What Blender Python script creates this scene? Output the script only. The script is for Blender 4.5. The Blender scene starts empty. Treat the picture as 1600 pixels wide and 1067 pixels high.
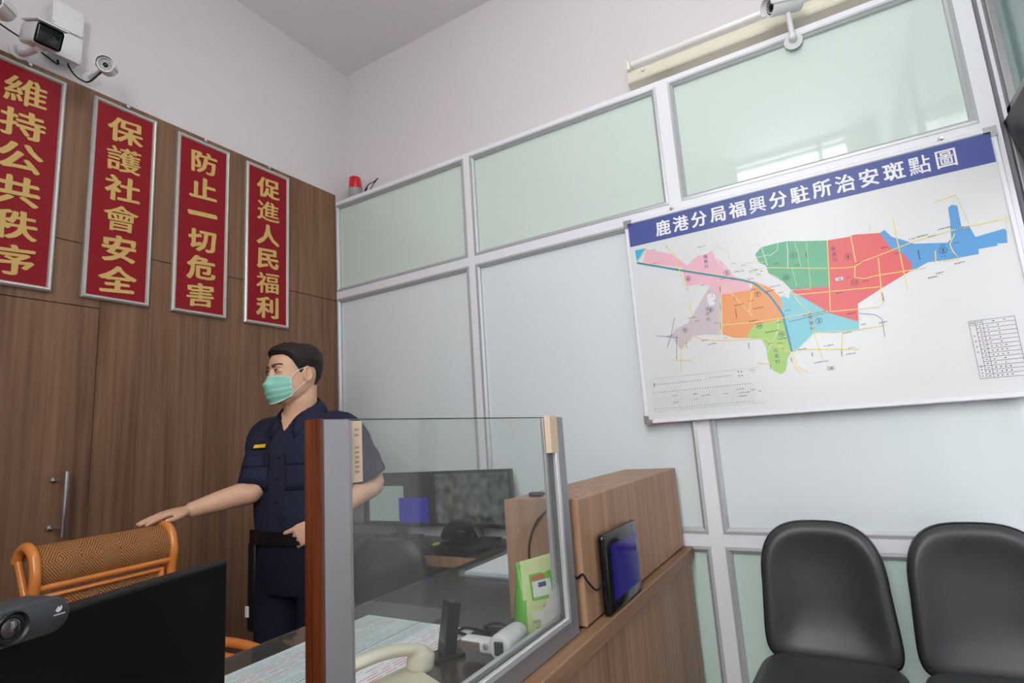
import bpy, bmesh, math, random
from mathutils import Vector, Matrix, Euler, noise
from mathutils.bvhtree import BVHTree

scene = bpy.context.scene
C = scene.collection

# ------------------------------------------------------------------ camera
cam_data = bpy.data.cameras.new('camera')
cam = bpy.data.objects.new('camera', cam_data)
C.objects.link(cam)
cam_data.sensor_fit = 'HORIZONTAL'
cam_data.sensor_width = 36.0
cam_data.lens = 866.75 / 1600 * 36.0
cam_data.clip_start = 0.02
_r = Matrix(((0.86002528, -0.14257535, -0.48992733),
             (0.50588886, 0.1129668, 0.85516955),
             (-0.06658058, -0.98331621, 0.16928158)))      # world <- (right, down, forward)
cm = Matrix(((_r[0][0], -_r[0][1], -_r[0][2], 0.0),
             (_r[1][0], -_r[1][1], -_r[1][2], 0.0),
             (_r[2][0], -_r[2][1], -_r[2][2], 1.25),
             (0, 0, 0, 1)))
cam.matrix_world = cm
scene.camera = cam

# ------------------------------------------------------------------ sky, daylight, exposure
scene.view_settings.view_transform = 'Standard'
scene.view_settings.look = 'None'
scene.view_settings.gamma = 1.0
scene.view_settings.use_curve_mapping = False
scene.view_settings.exposure = 0.0
scene.cycles.max_bounces = 10
scene.cycles.diffuse_bounces = 5
scene.cycles.transparent_max_bounces = 12
scene.cycles.caustics_reflective = False
scene.cycles.caustics_refractive = False
scene.cycles.sample_clamp_indirect = 6.0

world = bpy.data.worlds.new('overcast_sky')
scene.world = world
world.use_nodes = True
wb = world.node_tree.nodes['Background']
wb.inputs[0].default_value = (0.975, 0.985, 0.985, 1)
wb.inputs[1].default_value = 12.0


def light_area(name, loc, rot, sx, sy, energy, col=(1, 1, 1), portal=False):
    d = bpy.data.lights.new(name, 'AREA')
    d.shape = 'RECTANGLE'
    d.size = sx
    d.size_y = sy
    d.energy = energy
    d.color = col
    if portal:
        d.cycles.is_portal = True
    o = bpy.data.objects.new(name, d)
    o.location = loc
    o.rotation_euler = rot
    C.objects.link(o)
    return o


PI = math.pi
# portals in the doorway of the right wall and the window of the wall behind the camera
light_area('doorway_portal', (0.66, 1.78, 1.0), (0, PI / 2, 0), 2.0, 1.1, 1, portal=True)
light_area('window_portal', (-0.07, -0.84, 2.56), (PI / 2, 0, 0), 0.97, 2.36, 1, portal=True)


# ------------------------------------------------------------------ materials
def lin(c):
    c = c / 255.0
    return c / 12.92 if c <= 0.04045 else ((c + 0.055) / 1.055) ** 2.4


def rgb(r, g, b):
    return (lin(r), lin(g), lin(b), 1.0)


def mat(name, col, rough=0.5, spec=0.5, metal=0.0, emit=None, estr=0.0, coat=0.0, var=0.0, vscale=8.0, bump=0.0, bscale=200.0):
    m = bpy.data.materials.new(name)
    m.use_nodes = True
    nt = m.node_tree
    p = nt.nodes['Principled BSDF']
    p.inputs['Base Color'].default_value = col
    p.inputs['Roughness'].default_value = rough
    p.inputs['Specular IOR Level'].default_value = spec
    p.inputs['Metallic'].default_value = metal
    p.inputs['Coat Weight'].default_value = coat
    if emit:
        p.inputs['Emission Color'].default_value = emit
        p.inputs['Emission Strength'].default_value = estr
    if var or bump:
        tc = nt.nodes.new('ShaderNodeTexCoord')
    if var:
        n = nt.nodes.new('ShaderNodeTexNoise')
        n.inputs['Scale'].default_value = vscale
        n.inputs['Detail'].default_value = 4
        nt.links.new(tc.outputs['Object'], n.inputs['Vector'])
        mx = nt.nodes.new('ShaderNodeMix')
        mx.data_type = 'RGBA'
        mx.inputs[6].default_value = tuple(c * (1 - var) for c in col[:3]) + (1,)
        mx.inputs[7].default_value = tuple(min(1, c * (1 + var)) for c in col[:3]) + (1,)
        nt.links.new(n.outputs['Fac'], mx.inputs[0])
        nt.links.new(mx.outputs[2], p.inputs['Base Color'])
    if bump:
        n2 = nt.nodes.new('ShaderNodeTexNoise')
        n2.inputs['Scale'].default_value = bscale
        n2.inputs['Detail'].default_value = 3
        nt.links.new(tc.outputs['Object'], n2.inputs['Vector'])
        b = nt.nodes.new('ShaderNodeBump')
        b.inputs['Strength'].default_value = bump
        b.inputs['Distance'].default_value = 0.002
        nt.links.new(n2.outputs['Fac'], b.inputs['Height'])
        nt.links.new(b.outputs['Normal'], p.inputs['Normal'])
    return m


def wood(name, dark, mid, light, scale=(14, 14, 0.9), rough=0.45, spec=0.35, coat=0.0):
    m = bpy.data.materials.new(name)
    m.use_nodes = True
    nt = m.node_tree
    p = nt.nodes['Principled BSDF']
    p.inputs['Roughness'].default_value = rough
    p.inputs['Specular IOR Level'].default_value = spec
    p.inputs['Coat Weight'].default_value = coat
    p.inputs['Coat Roughness'].default_value = 0.15
    tc = nt.nodes.new('ShaderNodeTexCoord')
    mp = nt.nodes.new('ShaderNodeMapping')
    mp.inputs['Scale'].default_value = scale
    nt.links.new(tc.outputs['Object'], mp.inputs['Vector'])
    n1 = nt.nodes.new('ShaderNodeTexNoise')
    n1.inputs['Scale'].default_value = 1.0
    n1.inputs['Detail'].default_value = 6
    n1.inputs['Roughness'].default_value = 0.6
    n1.inputs['Distortion'].default_value = 0.8
    nt.links.new(mp.outputs['Vector'], n1.inputs['Vector'])
    mp2 = nt.nodes.new('ShaderNodeMapping')
    mp2.inputs['Scale'].default_value = tuple(s * 7 if s > 2 else s * 2.2 for s in scale)
    nt.links.new(tc.outputs['Object'], mp2.inputs['Vector'])
    n2 = nt.nodes.new('ShaderNodeTexNoise')
    n2.inputs['Scale'].default_value = 1.0
    n2.inputs['Detail'].default_value = 3
    nt.links.new(mp2.outputs['Vector'], n2.inputs['Vector'])
    ad = nt.nodes.new('ShaderNodeMath')
    ad.operation = 'MULTIPLY_ADD'
    ad.inputs[1].default_value = 0.45
    nt.links.new(n2.outputs['Fac'], ad.inputs[0])
    sc_ = nt.nodes.new('ShaderNodeMath')
    sc_.operation = 'MULTIPLY'
    sc_.inputs[1].default_value = 0.6
    nt.links.new(n1.outputs['Fac'], sc_.inputs[0])
    nt.links.new(sc_.outputs[0], ad.inputs[2])
    cr = nt.nodes.new('ShaderNodeValToRGB')
    cr.color_ramp.elements[0].position = 0.36
    cr.color_ramp.elements[0].color = dark
    cr.color_ramp.elements[1].position = 0.68
    cr.color_ramp.elements[1].color = light
    e = cr.color_ramp.elements.new(0.52)
    e.color = mid
    nt.links.new(ad.outputs[0], cr.inputs['Fac'])
    nt.links.new(cr.outputs['Color'], p.inputs['Base Color'])
    b = nt.nodes.new('ShaderNodeBump')
    b.inputs['Strength'].default_value = 0.08
    b.inputs['Distance'].default_value = 0.001
    nt.links.new(ad.outputs[0], b.inputs['Height'])
    nt.links.new(b.outputs['Normal'], p.inputs['Normal'])
    return m


M = {}
M['plaster'] = mat('white_plaster', rgb(214, 208, 209), 0.85, 0.2, var=0.02, vscale=2.0)
M['ceiling'] = mat('ceiling_paint', rgb(234, 230, 232), 0.9, 0.2, var=0.015, vscale=1.5)
M['floor'] = mat('floor_tile', rgb(150, 146, 140), 0.35, 0.4, var=0.08, vscale=3)
M['walnut'] = wood('walnut_laminate', rgb(95, 66, 47), rgb(123, 90, 68), rgb(138, 104, 80), scale=(8, 8, 0.6))
M['counter_wood'] = wood('counter_laminate', rgb(118, 88, 66), rgb(140, 108, 85), rgb(157, 124, 99), scale=(9, 9, 0.7))
M['hutch_wood'] = wood('hutch_laminate', rgb(134, 100, 76), rgb(157, 120, 95), rgb(173, 137, 110), scale=(9, 9, 0.7))
M['ledge_wood'] = wood('ledge_laminate', rgb(114, 84, 62), rgb(135, 103, 79), rgb(150, 118, 92), scale=(14, 0.9, 14))
M['desk_dark'] = wood('dark_desk_laminate', rgb(40, 30, 26), rgb(56, 43, 38), rgb(70, 55, 48), scale=(14, 0.9, 14), rough=0.22, spec=0.5)
M['desk_edge'] = wood('desk_edge_wood', rgb(92, 66, 46), rgb(122, 88, 62), rgb(140, 104, 74), scale=(14, 0.9, 14))
M['jamb_wood'] = wood('red_brown_varnished_wood', rgb(46, 17, 7), rgb(78, 35, 14), rgb(104, 52, 24), scale=(60, 60, 1.4), rough=0.35, spec=0.4, coat=0.1)
M['alu_white'] = mat('white_coated_aluminium', rgb(230, 230, 236), 0.4, 0.5, var=0.015)
M['alu_grey'] = mat('grey_anodised_bead', rgb(188, 190, 193), 0.35, 0.5, metal=0.3)
M['alu'] = mat('brushed_aluminium', rgb(150, 149, 151), 0.42, 0.5, metal=0.7, var=0.06, vscale=30)
M['alu_bright'] = mat('bright_aluminium_lip', rgb(214, 214, 216), 0.3, 0.5, metal=0.6)
M['steel'] = mat('polished_steel', rgb(205, 205, 208), 0.18, 0.5, metal=1.0)
M['black_plastic'] = mat('black_plastic', rgb(20, 20, 22), 0.45, 0.4)
M['black_gloss'] = mat('black_gloss', rgb(10, 10, 12), 0.12, 0.5)
M['black_rubber'] = mat('black_cable', rgb(18, 18, 20), 0.55, 0.3)
M['white_plastic'] = mat('white_plastic', rgb(226, 224, 226), 0.4, 0.4)
M['webcam_grey'] = mat('dark_grey_plastic', rgb(52, 56, 60), 0.45, 0.4)
M['grey_plastic'] = mat('grey_plastic', rgb(84, 88, 92), 0.45, 0.4)
M['cream_plastic'] = mat('cream_plastic', rgb(214, 206, 184), 0.4, 0.4)
M['lamp_cream'] = mat('cream_enamel', rgb(224, 219, 200), 0.3, 0.5)
M['tube_glass'] = mat('unlit_fluorescent_tube', rgb(232, 232, 232), 0.15, 0.5)
M['leather'] = mat('black_leatherette', rgb(52, 55, 57), 0.42, 0.5, bump=0.15, bscale=350, var=0.1, vscale=5)
M['piping'] = mat('black_piping', rgb(14, 14, 15), 0.3, 0.5)
M['banner_red'] = mat('red_sign_panel', rgb(140, 22, 34), 0.5, 0.2, var=0.03, vscale=3)
M['gold'] = mat('gold_lettering', rgb(206, 172, 102), 0.5, 0.3)
M['frame_silver'] = mat('silver_sign_frame', rgb(196, 194, 188), 0.35, 0.5, metal=0.5)
M['board_white'] = mat('white_board_print', rgb(216, 218, 219), 0.3, 0.4)
M['band_blue'] = mat('blue_title_band', rgb(76, 88, 150), 0.35, 0.3)
M['print_white'] = mat('white_title_print', rgb(236, 236, 238), 0.4, 0.3)
for k, c in dict(pink=(230, 178, 192), orange=(232, 156, 100), grey=(200, 188, 194), green=(98, 174, 136), red=(222, 96, 98), blue=(92, 154, 208), cyan=(128, 200, 212),
                 lime=(164, 206, 112), white=(222, 222, 226), sea=(70, 176, 214), canal=(58, 140, 174), yellow=(236, 214, 120), palegreen=(196, 214, 140), thinblue=(70, 100, 150),
                 ink=(62, 62, 78), inkred=(200, 80, 84), inkgrey=(140, 142, 150), inkpurple=(110, 90, 140)).items():
    M['map_' + k] = mat('map_print_' + k, rgb(*c), 0.35, 0.3)
M['red_lens'] = mat('red_beacon_lens', rgb(205, 30, 36), 0.25, 0.5)
M['beacon_grey'] = mat('grey_beacon_base', rgb(150, 150, 148), 0.4, 0.4)
M['paper'] = mat('white_paper', rgb(226, 230, 234), 0.7, 0.2)
M['paper_line_red'] = mat('red_printed_lines', rgb(222, 140, 150), 0.7, 0.2)
M['paper_line_grey'] = mat('grey_printed_lines', rgb(200, 206, 214), 0.7, 0.2)
M['tape'] = mat('tan_masking_tape', rgb(206, 186, 160), 0.7, 0.2, var=0.06, vscale=60)
M['tape_dark'] = mat('faded_tape_print', rgb(160, 140, 118), 0.7, 0.2)
M['receipt'] = mat('receipt_paper', rgb(226, 218, 212), 0.75, 0.2)
M['shirt'] = mat('navy_uniform_cloth', rgb(34, 36, 56), 0.8, 0.25, bump=0.2, bscale=500, var=0.08, vscale=20)
M['trouser'] = mat('dark_navy_trouser_cloth', rgb(22, 24, 40), 0.85, 0.2, bump=0.2, bscale=500)
M['belt'] = mat('black_belt_leather', rgb(14, 14, 16), 0.4, 0.4)
M['hair'] = mat('black_brown_hair', rgb(34, 26, 24), 0.55, 0.35, bump=0.9, bscale=260, var=0.25, vscale=90)
M['mask'] = mat('mint_mask_fabric', rgb(186, 243, 230), 0.75, 0.2)
M['mask_edge'] = mat('white_mask_edge', rgb(222, 236, 234), 0.75, 0.2)
M['yellow'] = mat('yellow_name_bar', rgb(232, 188, 50), 0.5, 0.3)
M['patch_orange'] = mat('orange_patch', rgb(214, 130, 84), 0.7, 0.2)
M['eye_white'] = mat('eye_white', rgb(200, 190, 184), 0.25, 0.5)
M['iris'] = mat('dark_iris', rgb(24, 16, 14), 0.15, 0.5)
M['brow'] = mat('eyebrow_hair', rgb(84, 64, 56), 0.8, 0.1)
M['rattan_pole'] = mat('varnished_rattan_pole', rgb(212, 128, 58), 0.28, 0.5, coat=0.3, var=0.18, vscale=14)
M['bag_pale'] = mat('pale_green_bag_film', rgb(212, 220, 158), 0.3, 0.5, var=0.06, vscale=18, bump=0.5, bscale=40)
M['bag_green'] = mat('bright_green_bag_film', rgb(98, 184, 44), 0.28, 0.5, var=0.08, vscale=18)
M['bag_white'] = mat('white_bag_print', rgb(222, 224, 214), 0.4, 0.4)
M['bag_red'] = mat('red_bag_print', rgb(200, 92, 66), 0.4, 0.4)
M['bag_blue'] = mat('blue_bag_print', rgb(40, 56, 120), 0.4, 0.4)
M['bag_grey'] = mat('grey_bag_print', rgb(150, 156, 140), 0.4, 0.4)
M['tablet_screen'] = mat('blue_tablet_screen', rgb(14, 12, 30), 0.06, 0.5, emit=rgb(34, 28, 120), estr=0.55)
M['screen_blue'] = mat('blue_window_on_screen', rgb(20, 20, 40), 0.3, 0.4, emit=rgb(40, 36, 150), estr=0.7)
M['screen_pale'] = mat('pale_window_on_screen', rgb(20, 20, 20), 0.3, 0.4, emit=rgb(150, 168, 158), estr=0.6)
M['lcd_dark'] = mat('dark_lcd', rgb(56, 62, 64), 0.2, 0.5)
M['dark_metal'] = mat('dark_base_metal', rgb(40, 38, 38), 0.4, 0.5, metal=0.5)
M['concrete'] = mat('pale_paving', rgb(150, 150, 146), 0.8, 0.2, var=0.08, vscale=3)
M['teal_panel'] = mat('teal_frosted_glass', rgb(128, 160, 156), 0.12, 0.5, var=0.03, vscale=2)


def skin_material():
    m = mat('skin', rgb(213, 169, 141), 0.5, 0.35, var=0.07, vscale=26, bump=0.12, bscale=300)
    p = m.node_tree.nodes['Principled BSDF']
    p.inputs['Subsurface Weight'].default_value = 0.12
    p.inputs['Subsurface Radius'].default_value = (0.012, 0.005, 0.003)
    return m


M['skin'] = skin_material()


def frosted(name, c):
    """back-painted frosted partition glass: flat colour under a clear, sharp glass surface"""
    m = mat(name, c, 0.03, 0.75, var=0.02, vscale=1.3)
    return m


M['pane_top'] = frosted('frosted_green_pane', rgb(206, 220, 212))
M['pane_mid'] = frosted('frosted_blue_grey_pane', rgb(222, 230, 233))
M['pane_low'] = frosted('frosted_pale_green_pane', rgb(204, 226, 216))


def clear_glass(name, tint, haze, haze_col, gloss=0.03):
    m = bpy.data.materials.new(name)
    m.use_nodes = True
    nt = m.node_tree
    for n in list(nt.nodes):
        if n.type != 'OUTPUT_MATERIAL':
            nt.nodes.remove(n)
    out = [n for n in nt.nodes if n.type == 'OUTPUT_MATERIAL'][0]
    tr = nt.nodes.new('ShaderNodeBsdfTransparent')
    tr.inputs[0].default_value = tint
    gl = nt.nodes.new('ShaderNodeBsdfGlossy')
    gl.inputs['Roughness'].default_value = gloss
    gl.inputs['Color'].default_value = (1, 1, 1, 1)
    fr = nt.nodes.new('ShaderNodeFresnel')
    fr.inputs['IOR'].default_value = 1.45
    mx = nt.nodes.new('ShaderNodeMixShader')
    ge = nt.nodes.new('ShaderNodeNewGeometry')          # reflect at the outer faces only
    inv = nt.nodes.new('ShaderNodeMath')
    inv.operation = 'SUBTRACT'
    inv.inputs[0].default_value = 1.0
    nt.links.new(ge.outputs['Backfacing'], inv.inputs[1])
    ml = nt.nodes.new('ShaderNodeMath')
    ml.operation = 'MULTIPLY'
    nt.links.new(fr.outputs[0], ml.inputs[0])
    ml2 = nt.nodes.new('ShaderNodeMath')
    ml2.operation = 'MULTIPLY'
    ml2.inputs[1].default_value = 0.6
    nt.links.new(inv.outputs[0], ml2.inputs[0])
    nt.links.new(ml2.outputs[0], ml.inputs[1])
    nt.links.new(ml.outputs[0], mx.inputs[0])
    nt.links.new(tr.outputs[0], mx.inputs[1])
    nt.links.new(gl.outputs[0], mx.inputs[2])
    if haze:
        df = nt.nodes.new('ShaderNodeBsdfDiffuse')
        df.inputs[0].default_value = haze_col
        tc = nt.nodes.new('ShaderNodeTexCoord')
        nz = nt.nodes.new('ShaderNodeTexNoise')
        nz.inputs['Scale'].default_value = 5.0
        nz.inputs['Detail'].default_value = 3
        nt.links.new(tc.outputs['Object'], nz.inputs['Vector'])
        mr = nt.nodes.new('ShaderNodeMapRange')
        mr.inputs[1].default_value = 0.3
        mr.inputs[2].default_value = 0.8
        mr.inputs[3].default_value = haze * 0.6
        mr.inputs[4].default_value = haze * 1.6
        nt.links.new(nz.outputs['Fac'], mr.inputs[0])
        m2 = nt.nodes.new('ShaderNodeMixShader')
        nt.links.new(mr.outputs[0], m2.inputs[0])
        nt.links.new(mx.outputs[0], m2.inputs[1])
        nt.links.new(df.outputs[0], m2.inputs[2])
        nt.links.new(m2.outputs[0], out.inputs[0])
    else:
        nt.links.new(mx.outputs[0], out.inputs[0])
    return m


M['screen_glass'] = clear_glass('hazy_clear_glass', (0.93, 0.95, 0.94, 1), 0.05, rgb(200, 200, 196))  # pale, uneven diffuse haze mixed into the clear glass
M['mat_glass'] = clear_glass('desk_mat_glass', (0.95, 0.98, 0.97, 1), 0.03, rgb(180, 190, 186), 0.02)
M['acrylic'] = clear_glass('clear_acrylic', (0.9, 0.93, 0.94, 1), 0.1, rgb(220, 224, 226), 0.05)


def woven(name, ku, kv, freq):
    """rattan herringbone that closes into concentric diamonds; uses the mesh's own UV"""
    m = bpy.data.materials.new(name)
    m.use_nodes = True
    nt = m.node_tree
    p = nt.nodes['Principled BSDF']
    p.inputs['Roughness'].default_value = 0.42
    p.inputs['Specular IOR Level'].default_value = 0.4
    uv = nt.nodes.new('ShaderNodeUVMap')
    sp = nt.nodes.new('ShaderNodeSeparateXYZ')
    nt.links.new(uv.outputs[0], sp.inputs[0])

    def tri(sock, k):
        a = nt.nodes.new('ShaderNodeMath'); a.operation = 'MULTIPLY'; a.inputs[1].default_value = k
        nt.links.new(sock, a.inputs[0])
        b = nt.nodes.new('ShaderNodeMath'); b.operation = 'PINGPONG'; b.inputs[1].default_value = 1.0
        nt.links.new(a.outputs[0], b.inputs[0])
        return b.outputs[0]
    s = nt.nodes.new('ShaderNodeMath'); s.operation = 'ADD'
    nt.links.new(tri(sp.outputs[0], ku), s.inputs[0])
    nt.links.new(tri(sp.outputs[1], kv), s.inputs[1])
    q = nt.nodes.new('ShaderNodeMath'); q.operation = 'MULTIPLY'; q.inputs[1].default_value = freq
    nt.links.new(s.outputs[0], q.inputs[0])
    pp = nt.nodes.new('ShaderNodeMath'); pp.operation = 'PINGPONG'; pp.inputs[1].default_value = 0.5
    nt.links.new(q.outputs[0], pp.inputs[0])
    # short strand breaks
    nz = nt.nodes.new('ShaderNodeTexNoise'); nz.inputs['Scale'].default_value = 90; nz.inputs['Detail'].default_value = 3
    nt.links.new(uv.outputs[0], nz.inputs['Vector'])
    ad = nt.nodes.new('ShaderNodeMath'); ad.operation = 'MULTIPLY_ADD'; ad.inputs[1].default_value = 0.8; 
    nt.links.new(nz.outputs['Fac'], ad.inputs[0]); nt.links.new(pp.outputs[0], ad.inputs[2])
    cr = nt.nodes.new('ShaderNodeValToRGB')
    cr.color_ramp.elements[0].position = 0.46; cr.color_ramp.elements[0].color = rgb(128, 74, 34)
    cr.color_ramp.elements[1].position = 0.82; cr.color_ramp.elements[1].color = rgb(236, 182, 124)
    e = cr.color_ramp.elements.new(0.60); e.color = rgb(200, 132, 74)
    nt.links.new(ad.outputs[0], cr.inputs['Fac'])
    nt.links.new(cr.outputs['Color'], p.inputs['Base Color'])
    b = nt.nodes.new('ShaderNodeBump'); b.inputs['Strength'].default_value = 0.7; b.inputs['Distance'].default_value = 0.003
    nt.links.new(ad.outputs[0], b.inputs['Height'])
    nt.links.new(b.outputs['Normal'], p.inputs['Normal'])
    return m


M['weave'] = woven('woven_rattan_diamonds', 7.0, 2.6, 7.0)
M['weave_panel'] = woven('woven_rattan_zigzag', 7.0, 8.0, 5.0)


def cctv_material():
    """a wall of small dim camera pictures"""
    m = bpy.data.materials.new('cctv_grid_screen')
    m.use_nodes = True
    nt = m.node_tree
    p = nt.nodes['Principled BSDF']
    p.inputs['Base Color'].default_value = rgb(20, 20, 20)
    p.inputs['Roughness'].default_value = 0.25
    tc = nt.nodes.new('ShaderNodeTexCoord')
    mp = nt.nodes.new('ShaderNodeMapping'); mp.inputs['Scale'].default_value = (9.5, 1, 15.5)
    nt.links.new(tc.outputs['Object'], mp.inputs['Vector'])
    vo = nt.nodes.new('ShaderNodeTexVoronoi'); vo.distance = 'CHEBYCHEV'; vo.inputs['Scale'].default_value = 1.0; vo.inputs['Randomness'].default_value = 0.12
    nt.links.new(mp.outputs['Vector'], vo.inputs['Vector'])
    nz = nt.nodes.new('ShaderNodeTexNoise'); nz.inputs['Scale'].default_value = 24; nz.inputs['Detail'].default_value = 5
    nt.links.new(tc.outputs['Object'], nz.inputs['Vector'])
    mx = nt.nodes.new('ShaderNodeMix'); mx.data_type = 'RGBA'; mx.blend_type = 'MULTIPLY'; mx.inputs[0].default_value = 0.35
    cr = nt.nodes.new('ShaderNodeValToRGB')
    cr.color_ramp.elements[0].position = 0.35; cr.color_ramp.elements[0].color = rgb(40, 44, 42)
    cr.color_ramp.elements[1].position = 0.7; cr.color_ramp.elements[1].color = rgb(120, 128, 122)
    nt.links.new(nz.outputs['Fac'], cr.inputs['Fac'])
    nt.links.new(cr.outputs['Color'], mx.inputs[6])
    nt.links.new(vo.outputs['Color'], mx.inputs[7])
    nt.links.new(mx.outputs[2], p.inputs['Emission Color'])
    p.inputs['Emission Strength'].default_value = 0.5
    return m


M['cctv'] = cctv_material()

# ------------------------------------------------------------------ builders


def thing(name, label, cat, loc=(0, 0, 0), rotz=0.0, group=None):
    o = bpy.data.objects.new(name, None)
    C.objects.link(o)
    o.empty_display_size = 0.05
    o.location = loc
    o.rotation_euler = (0, 0, rotz)
    o['label'] = label
    o['category'] = cat
    if group:
        o['group'] = group
    return o


def tag(o, label, cat, group=None):
    o['label'] = label
    o['category'] = cat
    if group:
        o['group'] = group
    return o


def root_of(o):
    while o.parent:
        o = o.parent
    return o


def obj(name, bm, m, parent=None, smooth=False, world=True, label=None, recalc=True):
    """link a bmesh as one mesh object; world=True: coordinates are the room's and are brought into the parent's frame"""
    if recalc:
        bmesh.ops.recalc_face_normals(bm, faces=bm.faces)
    if parent is not None and world:
        r = root_of(parent)
        mw = Matrix.LocRotScale(r.location, r.rotation_euler, None)
        bm.transform(mw.inverted())
    me = bpy.data.meshes.new(name)
    bm.to_mesh(me)
    bm.free()
    for mm in (m if isinstance(m, (list, tuple)) else [m]):
        me.materials.append(mm)
    if smooth:
        me.polygons.foreach_set('use_smooth', [True] * len(me.polygons))
        if smooth != 'all':
            me.set_sharp_from_angle(angle=math.radians(40))
    o = bpy.data.objects.new(name, me)
    C.objects.link(o)
    if parent is not None:
        o.parent = parent
    if label:
        o['label'] = label
    return o


def struct(name, bm, m, parent=None, smooth=False):
    o = obj(name, bm, m, parent, smooth)
    if parent is None:
        o['kind'] = 'structure'
    return o


def B():
    return bmesh.new()


def box(bm, lo, hi, bev=0.0, seg=2, mi=0, mtx=None):
    g = bmesh.ops.create_cube(bm, size=1.0)
    vs = g['verts']
    for v in vs:
        v.co = Vector((lo[i] + (v.co[i] + 0.5) * (hi[i] - lo[i]) for i in range(3)))
    if mtx is not None:
        for v in vs:
            v.co = mtx @ v.co
    fs = list({f for v in vs for f in v.link_faces})
    for f in fs:
        f.material_index = mi
    if bev > 0:
        es = list({e for v in vs for e in v.link_edges})
        bmesh.ops.bevel(bm, geom=es, offset=bev, segments=seg, profile=0.5, affect='EDGES')
    return bm


def bx(lo, hi, bev=0.0, seg=2):
    return box(B(), lo, hi, bev, seg)


def loft(bm, rings, cap=True, closed=True, mi=0):
    vr = [[bm.verts.new(p) for p in r] for r in rings]
    n = len(rings[0])
    fs = []
    for a, b in zip(vr[:-1], vr[1:]):
        for i in range(n if closed else n - 1):
            j = (i + 1) % n
            fs.append(bm.faces.new((a[i], a[j], b[j], b[i])))
    if cap:
        fs.append(bm.faces.new(list(reversed(vr[0]))))
        fs.append(bm.faces.new(vr[-1]))
    for f in fs:
        f.material_index = mi
    return vr


def smooth_path(pts, k=6, closed=False):
    P = [Vector(p) for p in pts]
    n = len(P)
    out = []
    rng = n if closed else n - 1
    for i in range(rng):
        p0 = P[(i - 1) % n] if (closed or i > 0) else P[0] * 2 - P[1]
        p1 = P[i]
        p2 = P[(i + 1) % n]
        p3 = P[(i + 2) % n] if (closed or i + 2 < n) else P[-1] * 2 - P[-2]
        for s in range(k):
            t = s / k
            out.append(0.5 * ((2 * p1) + (-p0 + p2) * t + (2 * p0 - 5 * p1 + 4 * p2 - p3) * t * t + (-p0 + 3 * p1 - 3 * p2 + p3) * t ** 3))
    if not closed:
        out.append(P[-1])
    return out


def tube(bm, pts, r, n=10, closed=False, cap=True, flat=None, mi=0):
    """r: radius or list; flat: (factor, up vector) squashes the section along up"""
    P = [Vector(p) for p in pts]
    k = len(P)
    R = r if isinstance(r, (list, tuple)) else [r] * k
    T = []
    for i in range(k):
        a = P[(i - 1) % k] if (closed or i > 0) else P[i]
        b = P[(i + 1) % k] if (closed or i < k - 1) else P[i]
        T.append((b - a).normalized())
    up = Vector((0, 0, 1)) if abs(T[0].z) < 0.9 else Vector((1, 0, 0))
    if flat:
        up = Vector(flat[1])
    u = (up - T[0] * up.dot(T[0])).normalized()
    rings = []
    for i in range(k):
        if i:
            q = T[i - 1].rotation_difference(T[i])
            u = (q @ u)
            u = (u - T[i] * u.dot(T[i])).normalized()
        v = T[i].cross(u)
        fl = flat[0] if flat else 1.0
        rings.append([P[i] + u * (math.cos(2 * PI * j / n) * R[i] * fl) + v * (math.sin(2 * PI * j / n) * R[i]) for j in range(n)])
    if closed:
        rings.append(rings[0])
        # rebuild with welded seam
        vr = [[bm.verts.new(p) for p in rr] for rr in rings[:-1]]
        for i in range(k):
            a, b = vr[i], vr[(i + 1) % k]
            for j in range(n):
                f = bm.faces.new((a[j], a[(j + 1) % n], b[(j + 1) % n], b[j]))
                f.material_index = mi
    else:
        loft(bm, rings, cap, True, mi)
    return bm


def lathe(bm, prof, center, axis=(0, 0, 1), n=24, mi=0, cap=True):
    """prof: list of (radius, height along axis)"""
    ax = Vector(axis).normalized()
    u = ax.orthogonal().normalized()
    v = ax.cross(u)
    c = Vector(center)
    rings = [[c + ax * h + u * (max(r, 1e-5) * math.cos(2 * PI * i / n)) + v * (max(r, 1e-5) * math.sin(2 * PI * i / n)) for i in range(n)] for r, h in prof]
    loft(bm, rings, cap, True, mi)
    return bm


def ellipsoid(bm, c, ax, ay, az, mi=0, seg=16, rings=10):
    """ax, ay, az: half-axis vectors"""
    c, ax, ay, az = Vector(c), Vector(ax), Vector(ay), Vector(az)
    g = bmesh.ops.create_uvsphere(bm, u_segments=seg, v_segments=rings, radius=1.0)
    for v in g['verts']:
        p = v.co.copy()
        v.co = c + ax * p.x + ay * p.y + az * p.z
    for f in {f for v in g['verts'] for f in v.link_faces}:
        f.material_index = mi
    return bm


def prism(bm, poly, fn0, fn1, mi=0):
    """polygon [(a,b)...] extruded between two placings"""
    a = [bm.verts.new(fn0(p)) for p in poly]
    b = [bm.verts.new(fn1(p)) for p in poly]
    n = len(poly)
    fs = [bm.faces.new(a), bm.faces.new(list(reversed(b)))]
    for i in range(n):
        j = (i + 1) % n
        fs.append(bm.faces.new((a[i], b[i], b[j], a[j])))
    for f in fs:
        f.material_index = mi
    return bm


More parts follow.
